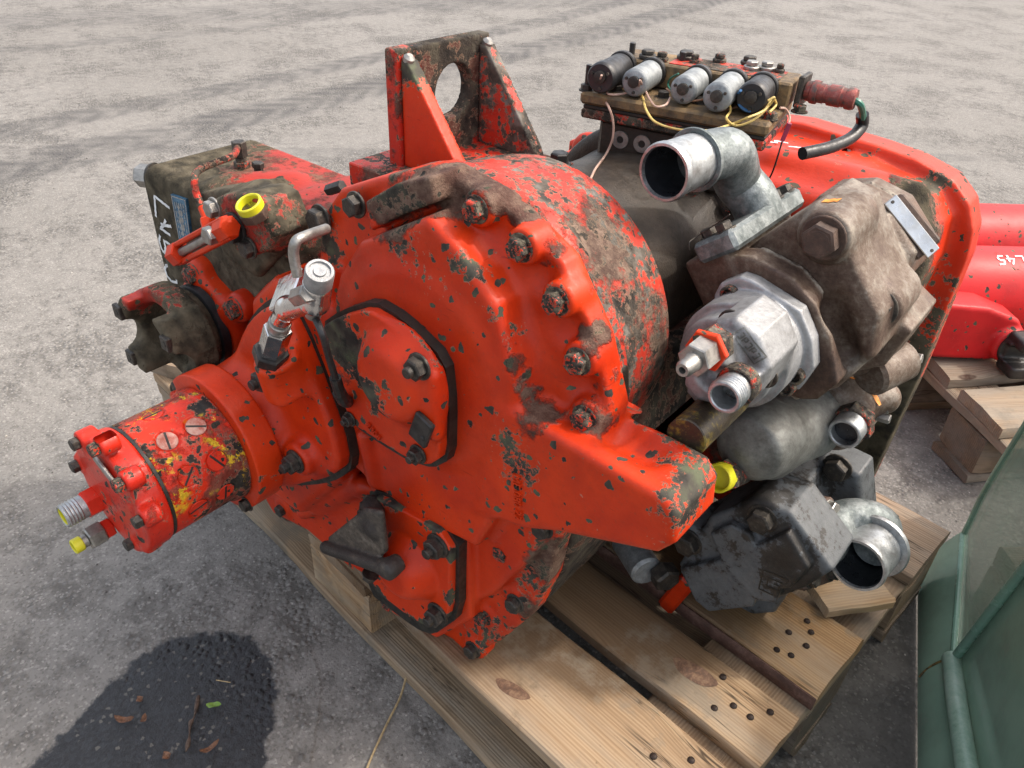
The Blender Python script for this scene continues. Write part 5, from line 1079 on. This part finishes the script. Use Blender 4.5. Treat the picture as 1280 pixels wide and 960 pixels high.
MB().box((a+b)/2+nn*.004, ((b-a).length/2, .0075, .0016), Matrix((ax, nn.cross(ax), nn)).transposed(), .001).build('data_plate', M['plate'], gp)
for t in (.05, .95): MB().rev([(0, .0018), (.001, .0015)], a.lerp(b, t)+nn*.0056, nn, 8).build('rivet', M['bolt'], gp)
MB().box((a+b)/2-nn*.004, ((b-a).length/2*.9, .016, .0065), Matrix((ax, nn.cross(ax), nn)).transposed(), .003).build('plate_pad', M['irond'], gp)
dg_ = drop(gp, (0, .5, -.8)); s0, s1_ = Vector((0.1941, 0.262, 0.5702)), Vector((0.206, 0.262, 0.5848)); ud = (s1_-s0); 
strokes('paint_mark', gp, [[(0, 0), (1*ud.length, 0)]], lambda u, v: dg_(s0+ud.normalized()*u+Vector((0, v, v*.4))), .0045, M['orange'], .0008)
for i, q in enumerate(((0.2864, 0.4, 0.391), (0.2793, 0.4, 0.3769))): MB().cyl(q, (q[0]+.016, q[1], q[2]+.004), .006, .001, hexa=True).build('stud_nut', M['steel'], gp)
MB().cyl((0.2648, 0.345, 0.3822), (0.2847, 0.4, 0.3881), .024, .004, 24).build('outlet_flange', M['iron'], gp)
lg = [[(0, 0), (.012, 0), (.012, .018), (0, .018), (0, 0)], [(.003, .003), (.009, .003), (.009, .009), (.006, .009), (.006, .015)]]
dl = drop(gp, (-.35, .9, -.25)); l0 = Vector((0.2646, 0.3, 0.4373))
strokes('maker_mark', gp, lg, lambda u, v: dl(l0+Vector((.9, .3, 0))*u+Vector((.1, 0, 1))*v), .0007, M['irond'], .0006)
# small aluminium pump
AF = [(0.1355, 0.4952), (0.1392, 0.5097), (0.157, 0.5238), (0.1692, 0.5239), (0.2195, 0.5111), (0.2374, 0.487), (0.246, 0.461), (0.2386, 0.4329), (0.2233, 0.4264), (0.189, 0.4217), (0.1497, 0.4611)]
AN = [(0.1685, 0.4911), (0.1776, 0.5218), (0.1943, 0.5315), (0.2179, 0.5239), (0.2347, 0.4995), (0.2304, 0.4726), (0.2135, 0.4471), (0.1808, 0.4308), (0.1645, 0.4412)]
AN2 = [(0.172, 0.492), (0.1881, 0.5174), (0.1989, 0.5182), (0.2118, 0.4924), (0.2294, 0.4942), (0.2299, 0.4767), (0.2108, 0.4629), (0.1865, 0.4577), (0.1735, 0.4677)]
def f_alu(s):
    d = s.prism(AF, 1, .186, .204, .003)
    d = np.minimum(d, s.cyl((.181, .150, .462), (.181, .19, .462), .0535, .002))
    d = su(d, s.cyl((.181, .155, .462), (.181, .130, .462), .046, .004), .006)
    d = su(d, s.prism(AN, 1, .095, .16, .008), .008)
    d = su(d, s.prism(AN2, 1, .068, .11, .006), .008)
    for p, q in (((0.1966, 0.158, 0.5148), (0.213, 0.158, 0.5099)), ((0.2176, 0.165, 0.5005), (0.2262, 0.165, 0.4873))):
        d = ss(d, s.cap(p, q, .0030), .001)
    d = ss(d, s.cap((0.1969, 0.07, 0.4879), (0.2083, 0.07, 0.4867), .011), .008)
    return d
al = cast('pilot_pump', f_alu, (.09, .055, .37), (.26, .215, .56), .0022, M['alu'], TR, [], [], edge=.25)
q = (0.1851, 0.12, 0.5147); bolt(al, (q[0], .117, q[2]), FRONT, .0098, 'bolt'); q = (0.2224, 0.14, 0.4709); bolt(al, (q[0], .128, q[2]), FRONT, .0092, 'bolt')
for q in ((0.1524, 0.186, 0.5051), (0.2327, 0.186, 0.4485), (0.2279, 0.186, 0.4333)): MB().ring((q[0], .19, q[2]), (q[0], .178, q[2]), .0085, .0055, .006).build('socket_screw', M['boltred'], al)
q = Vector((0.1921, 0.072, 0.5166))
MB().cyl((q.x, .078, q.z), (q.x, .062, q.z), .0165, .001, hexa=True).build('port_nut', M['boltred'], al)
MB().cyl((q.x, .062, q.z), (q.x, .056, q.z), .0185, .001, hexa=True, twist=.4).build('port_nut', M['red'], al)
MB().cyl((q.x, .058, q.z), (q.x, .036, q.z), .0145, .001, hexa=True, twist=.2).build('port_nut', M['steel'], al)
MB().rev([(0, .0085), (.008, .0075), (.014, .0072), (.0175, .0055), (.0175, .0030), (.008, .0028)], (q.x, .036, q.z), FRONT, 20, False).build('grease_nipple', M['steel'], al)
q = Vector((0.2195, 0.07, 0.4889)); 
MB().cyl((q.x, .080, q.z), (q.x, .066, q.z), .0175, .001, 24).build('port_nut', M['boltred'], al)
o = MB().ring((q.x, .07, q.z), (q.x, .046, q.z), .0145, .0108, .02)
for k in range(4): o.rev([(0, .0145), (.001, .0152), (.002, .0145)], (q.x, .049+k*.003, q.z), (0, 1, 0), 28, False)
o.build('threaded_port', M['zinc'], al)
lb = Vector((0.2128, 0.094, 0.514)); 
dl2 = drop(al, (-.1, .85, -.5)); bx_ = [[(-.016, -.006), (.016, -.006), (.016, .006), (-.016, .006), (-.016, -.006)]]
for i, x in enumerate((-.011, -.0055, 0, .0055, .011)): bx_.append([(x-.0016, -.003), (x-.0016, .003), (x+.0016, .003), (x+.0016, 0), (x-.0012, -.0004)] if i % 2 else [(x-.0016, -.003), (x+.0016, -.003), (x+.0016, .003), (x-.0016, .003)])
strokes('casting_frame', al, bx_, lambda u, v: dl2(lb+Vector((.72, .15, -.66)).normalized()*u+Vector((.6, .1, .8)).normalized()*v), .0007, M['aludirty'], .0009)
# ------------------------------------------------------------------ inlet elbow on top
FC_ = Vector((.124, .272, .540)); fn_ = Vector((-.62, 0, .78)).normalized(); fy = Vector((0, 1, 0)); fy = (fy-fn_*fy.dot(fn_)).normalized(); fx = fy.cross(fn_)
FR3 = Matrix((fx, fy, fn_)).transposed()
el = empty('inlet_elbow', (0, 0, 0)); el.parent = TR
m = MB(); m.box(FC_, (.023, .080, .0105), FR3, .004)
m.build('elbow_flange', M['galv'], el, angle=25)
for a_, b_ in ((.012, .040), (.012, .066), (.010, -.066), (-.010, .066), (-.010, -.060)): bolt(el, FC_+fx*a_+fy*b_+fn_*.0103, fn_, .0086, 'bolt')
FP = FC_+Vector((0, .022, 0))
EP = [FP-fn_*.002, FP+fn_*.022, FP+fn_*.043+Vector((-.004, -.006, 0)), (0.0905, 0.262, 0.6049), (0.0831, 0.238, 0.6086), (0.0753, 0.215, 0.6067)]
MB().tube(EP, .0245, 28, sub=8).build('elbow_pipe', M['galv'], el, angle=60)
e1_, e2_ = Vector((0.0758, 0.217, 0.6071)), Vector((0.0724, 0.165, 0.6068)); ed = (e2_-e1_).normalized(); El = (e2_-e1_).length
MB().rev([(-.002, .026), (-.002, .0300), (.0, .0306), (.002, .0300), (.002, .026)], e1_, ed, 40, False).build('elbow_collar', M['galv'], el)
MB().rev([(-.004, .0255), (El*.42, .0258), (El*.46, .0258), (El*.80, .0262), (El*.86, .0275), (El*.94, .0278), (El, .0264), (El, .0240), (El-.004, .0232)], e1_, ed, 44, False).build('elbow_spout', M['zinc'], el)
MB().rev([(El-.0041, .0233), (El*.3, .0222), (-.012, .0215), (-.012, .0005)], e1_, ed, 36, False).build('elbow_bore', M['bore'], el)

# ------------------------------------------------------------------ middle pump, balance tube and valve block
mc0, mc1 = Vector((0.1983, 0.245, 0.3127)), Vector((0.2132, 0.345, 0.2954))
mp = cast('middle_pump', lambda s: su(su(s.cap(tuple(mc0), tuple(mc1), .040, .048), s.cyl((mc0.x, .215, mc0.z+.01), (mc0.x, .27, mc0.z+.01), .035, .006), .02), s.cap((0.199, 0.225, 0.3093), (0.2091, 0.27, 0.2763), .016, .022), .018), (mc0.x-.09, .18, mc0.z-.09), (mc1.x+.09, .42, mc1.z+.09), .0036, M['aludirty'], TR)
ta = (0.2039, 0.05, 0.439)
MB().cyl((ta[0]-.004, .035, ta[2]+.004), (ta[0]-.012, .26, ta[2]-.012), .0180, .001, 32).build('balance_tube', M['tubeblack'], TR)
MB().rev([(0, .0215), (.004, .022), (.010, .022), (.012, .020)], (ta[0]-.010, .215, ta[2]-.008), (0, 1, 0), 32).build('tube_collar', M['alu'], TR)
yc = Vector((0.188, 0.185, 0.294)); yd2 = Vector((-.12, -.9, .28)).normalized()
MB().cyl(yc-yd2*.04, yc-yd2*.012, .0165, .001, 24).cyl(yc-yd2*.012, yc-yd2*.002, .0185, .001, hexa=True).build('port_nut', M['boltred'], mp)
MB().ring(yc-yd2*.006, yc+yd2*.010, .0162, .0132, .010).build('yellow_cap', M['yellow'], mp)
vb0 = Vector((0.2673, 0.39, 0.3125))
vbk = cast('side_valve', lambda s: su(su(s.box((vb0.x-.045, vb0.y-.03, vb0.z-.04), (vb0.x+.012, vb0.y+.06, vb0.z+.025), .012), s.cap((vb0.x-.03, vb0.y-.02, vb0.z+.02), (vb0.x+.010, vb0.y+.02, vb0.z+.012), .020), .012), s.cyl((vb0.x-.018, .34, vb0.z-.014), (vb0.x-.018, .39, vb0.z-.014), .026, .004), .01), tuple(vb0-Vector((.07, .08, .07))), tuple(vb0+Vector((.07, .09, .07))), .0036, M['iron'], TR)
q = Vector((0.2676, 0.33, 0.3208))
MB().cyl((q.x, .352, q.z), (q.x, .334, q.z), .0235, .001, hexa=True).build('port_nut', M['boltred'], vbk)
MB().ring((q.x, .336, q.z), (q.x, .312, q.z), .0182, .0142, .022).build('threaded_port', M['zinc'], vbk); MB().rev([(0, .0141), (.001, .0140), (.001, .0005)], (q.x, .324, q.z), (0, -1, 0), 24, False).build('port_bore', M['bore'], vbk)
for q in ((0.2783, 0.4, 0.315), (0.2829, 0.4, 0.3031)): MB().cyl((q[0]-.012, q[1], q[2]), (q[0]+.012, q[1], q[2]+.003), .006, .001, hexa=True).build('stud_nut', M['steel'], vbk)
strokes('paint_mark', vbk, [[(0, 0), (.03, .004), (.055, -.002)]], (lambda f: (lambda u, v: f(Vector((vb0.x-.04+u, vb0.y-.01+v, vb0.z+.02)))))(drop(vbk)), .0028, M['orange'], .0006)

# ------------------------------------------------------------------ lower pump with outlet elbow
LF = [(0.1434, 0.078), (0.1591, 0.1309), (0.1679, 0.1815), (0.2125, 0.2391), (0.2544, 0.2462), (0.3184, 0.1975), (0.2979, 0.1522), (0.2743, 0.1165), (0.2393, 0.0779), (0.1983, 0.0333)]
LF2 = [(0.1502, 0.0853), (0.2031, 0.142), (0.2516, 0.1146), (0.2515, 0.0925), (0.2018, 0.0423), (0.181, 0.0475)]
LF3 = [(0.1771, 0.168), (0.1982, 0.1985), (0.2217, 0.1987), (0.2757, 0.1409), (0.2743, 0.1184), (0.2536, 0.106), (0.2057, 0.1297)]
LF4 = [(0.2236, 0.171), (0.2621, 0.228), (0.2962, 0.1946), (0.2844, 0.152), (0.2662, 0.1335)]
LB = [(0.1671, 0.1013), (0.1822, 0.1624), (0.2148, 0.2096), (0.2422, 0.2058), (0.2645, 0.1508), (0.2704, 0.0809), (0.2636, 0.0201), (0.2149, -0.0266)]
LB2 = [(0.1953, 0.1457), (0.233, 0.2153), (0.2862, 0.2132), (0.3119, 0.1453), (0.3054, 0.0652)]
def f_low(s):
    d = s.prism(LF, 1, .238, .31, .006)
    for P in (LF2, LF3, LF4): d = su(d, s.prism(P, 1, .226, .26, .003), .003)
    d = su(d, s.prism(LB, 1, .30, .42, .008), .008)
    d = su(d, s.prism(LB2, 1, .40, .455, .008), .012)
    for q in ((0.2284, 0.236, 0.2247), (0.1509, 0.25, 0.1308)): d = su(d, s.cyl((q[0], .238, q[2]), (q[0], .29, q[2]), .022, .005), .01)
    q = (0.1404, 0.28, 0.1417); d = su(d, s.cap((0.1451, 0.27, 0.1159), (0.2017, 0.34, 0.1669), .022), .02)
    return d
lp = cast('lower_pump', f_low, (.07, .21, -.005), (.36, .47, .32), .0034, M['greyp'], TR, [(*(0.2877, 0.24, 0.1647), .05, -.5), (*(0.2708, 0.24, 0.1925), .04, -.4), (*(0.2269, 0.25, 0.2327), .05, -.35)], [], edge=-.45)
for q, yy in (((0.2292, 0.236, 0.2214), .237), ((0.1514, 0.25, 0.1282), .237)): bolt(lp, (q[0], yy, q[2]), FRONT, .0150, 'bolt')
q = (0.2583, 0.398, 0.2106); bolt(lp, (q[0], .400, q[2]), FRONT, .0150, 'bolt')
dlow = drop(lp, (0, 1, 0)); l0 = Vector((0.2519, 0.24, 0.1276))
cm = [[(0, 0), (.034, 0), (.034, .002)], [(0, 0), (0, .032), (.030, .032)], [(.034, .0), (.034, .007)], [(.008, .010), (.008, .024), (.024, .024)], [(.008, .010), (.022, .010), (.022, .018), (.015, .018)], [(.028, .025), (.030, .032)]]
strokes('maker_mark', lp, cm, lambda u, v: dlow(l0+Vector((1, 0, .12))*u+Vector((-.05, 0, 1))*v), .0009, M['gasket'], .0007)
le = empty('outlet_elbow', (0, 0, 0)); le.parent = TR
gc = Vector((0.2691, 0.3, 0.1629)); gn = Vector((.84, -.12, .46)).normalized(); gc = gc+gn*.013; gy = (Vector((0, .3, .95))-gn*Vector((0, .3, .95)).dot(gn)).normalized(); gx = gy.cross(gn); GR3 = Matrix((gx, gy, gn)).transposed()
MB().box(gc, (.034, .052, .008), GR3, .005).build('elbow_flange', M['irond'], le)
MB().rev([(0, .033), (.006, .031), (.008, .028)], gc+gn*.006, gn, 28).build('elbow_flange', M['irond'], le)
for s1 in (-1, 1):
    for s2 in (-1, 1): bolt(le, gc+gx*.022*s1+gy*.038*s2+gn*.007, gn, .0098, 'steel' if s2 > 0 else 'bolt')
n0, n1 = Vector((0.3366, 0.352, 0.1613)), Vector((0.3327, 0.295, 0.1701)); nd = (n1-n0).normalized(); NL = (n1-n0).length
MB().tube([gc+gn*.004, gc+gn*.014, (0.2895, 0.342, 0.1753), (0.308, 0.366, 0.1781), (0.3303, 0.38, 0.1703), n0-nd*.012, n0+nd*.002], .0250, 28, sub=8).build('elbow_pipe', M['galv'], le, angle=60)
MB().rev([(-.004, .029), (-.004, .0395), (0, .041), (.004, .0395), (.004, .031)], n0, nd, 40, False).build('elbow_collar', M['zinc'], le)
MB().rev([(-.003, .0320), (NL*.62, .0320), (NL*.86, .0322), (NL*.93, .0334), (NL, .0322), (NL, .0292), (NL-.004, .0284)], n0, nd, 44, False).build('elbow_spout', M['zinc'], le)
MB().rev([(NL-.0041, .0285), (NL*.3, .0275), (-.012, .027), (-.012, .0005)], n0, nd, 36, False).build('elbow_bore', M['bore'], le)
# fitting lying in the shade under the arm
q = Vector((0.0815, 0.24, 0.0504)); MB().cyl(q+Vector((-.03, .02, -.004)), q+Vector((.03, -.02, .004)), .022, .004, 20).build('capped_fitting', M['solenoid'], TR)
q = Vector((0.1229, 0.235, 0.0565)); MB().cyl(q, q+Vector((.02, -.012, .0)), .019, .003, hexa=True).build('capped_fitting', M['bolt'], TR)
MB().box(Vector((0.1471, 0.262, 0.015)), (.012, .02, .04), Matrix.Rotation(.3, 3, 'Y'), .004).build('red_foot', M['red'], TR)
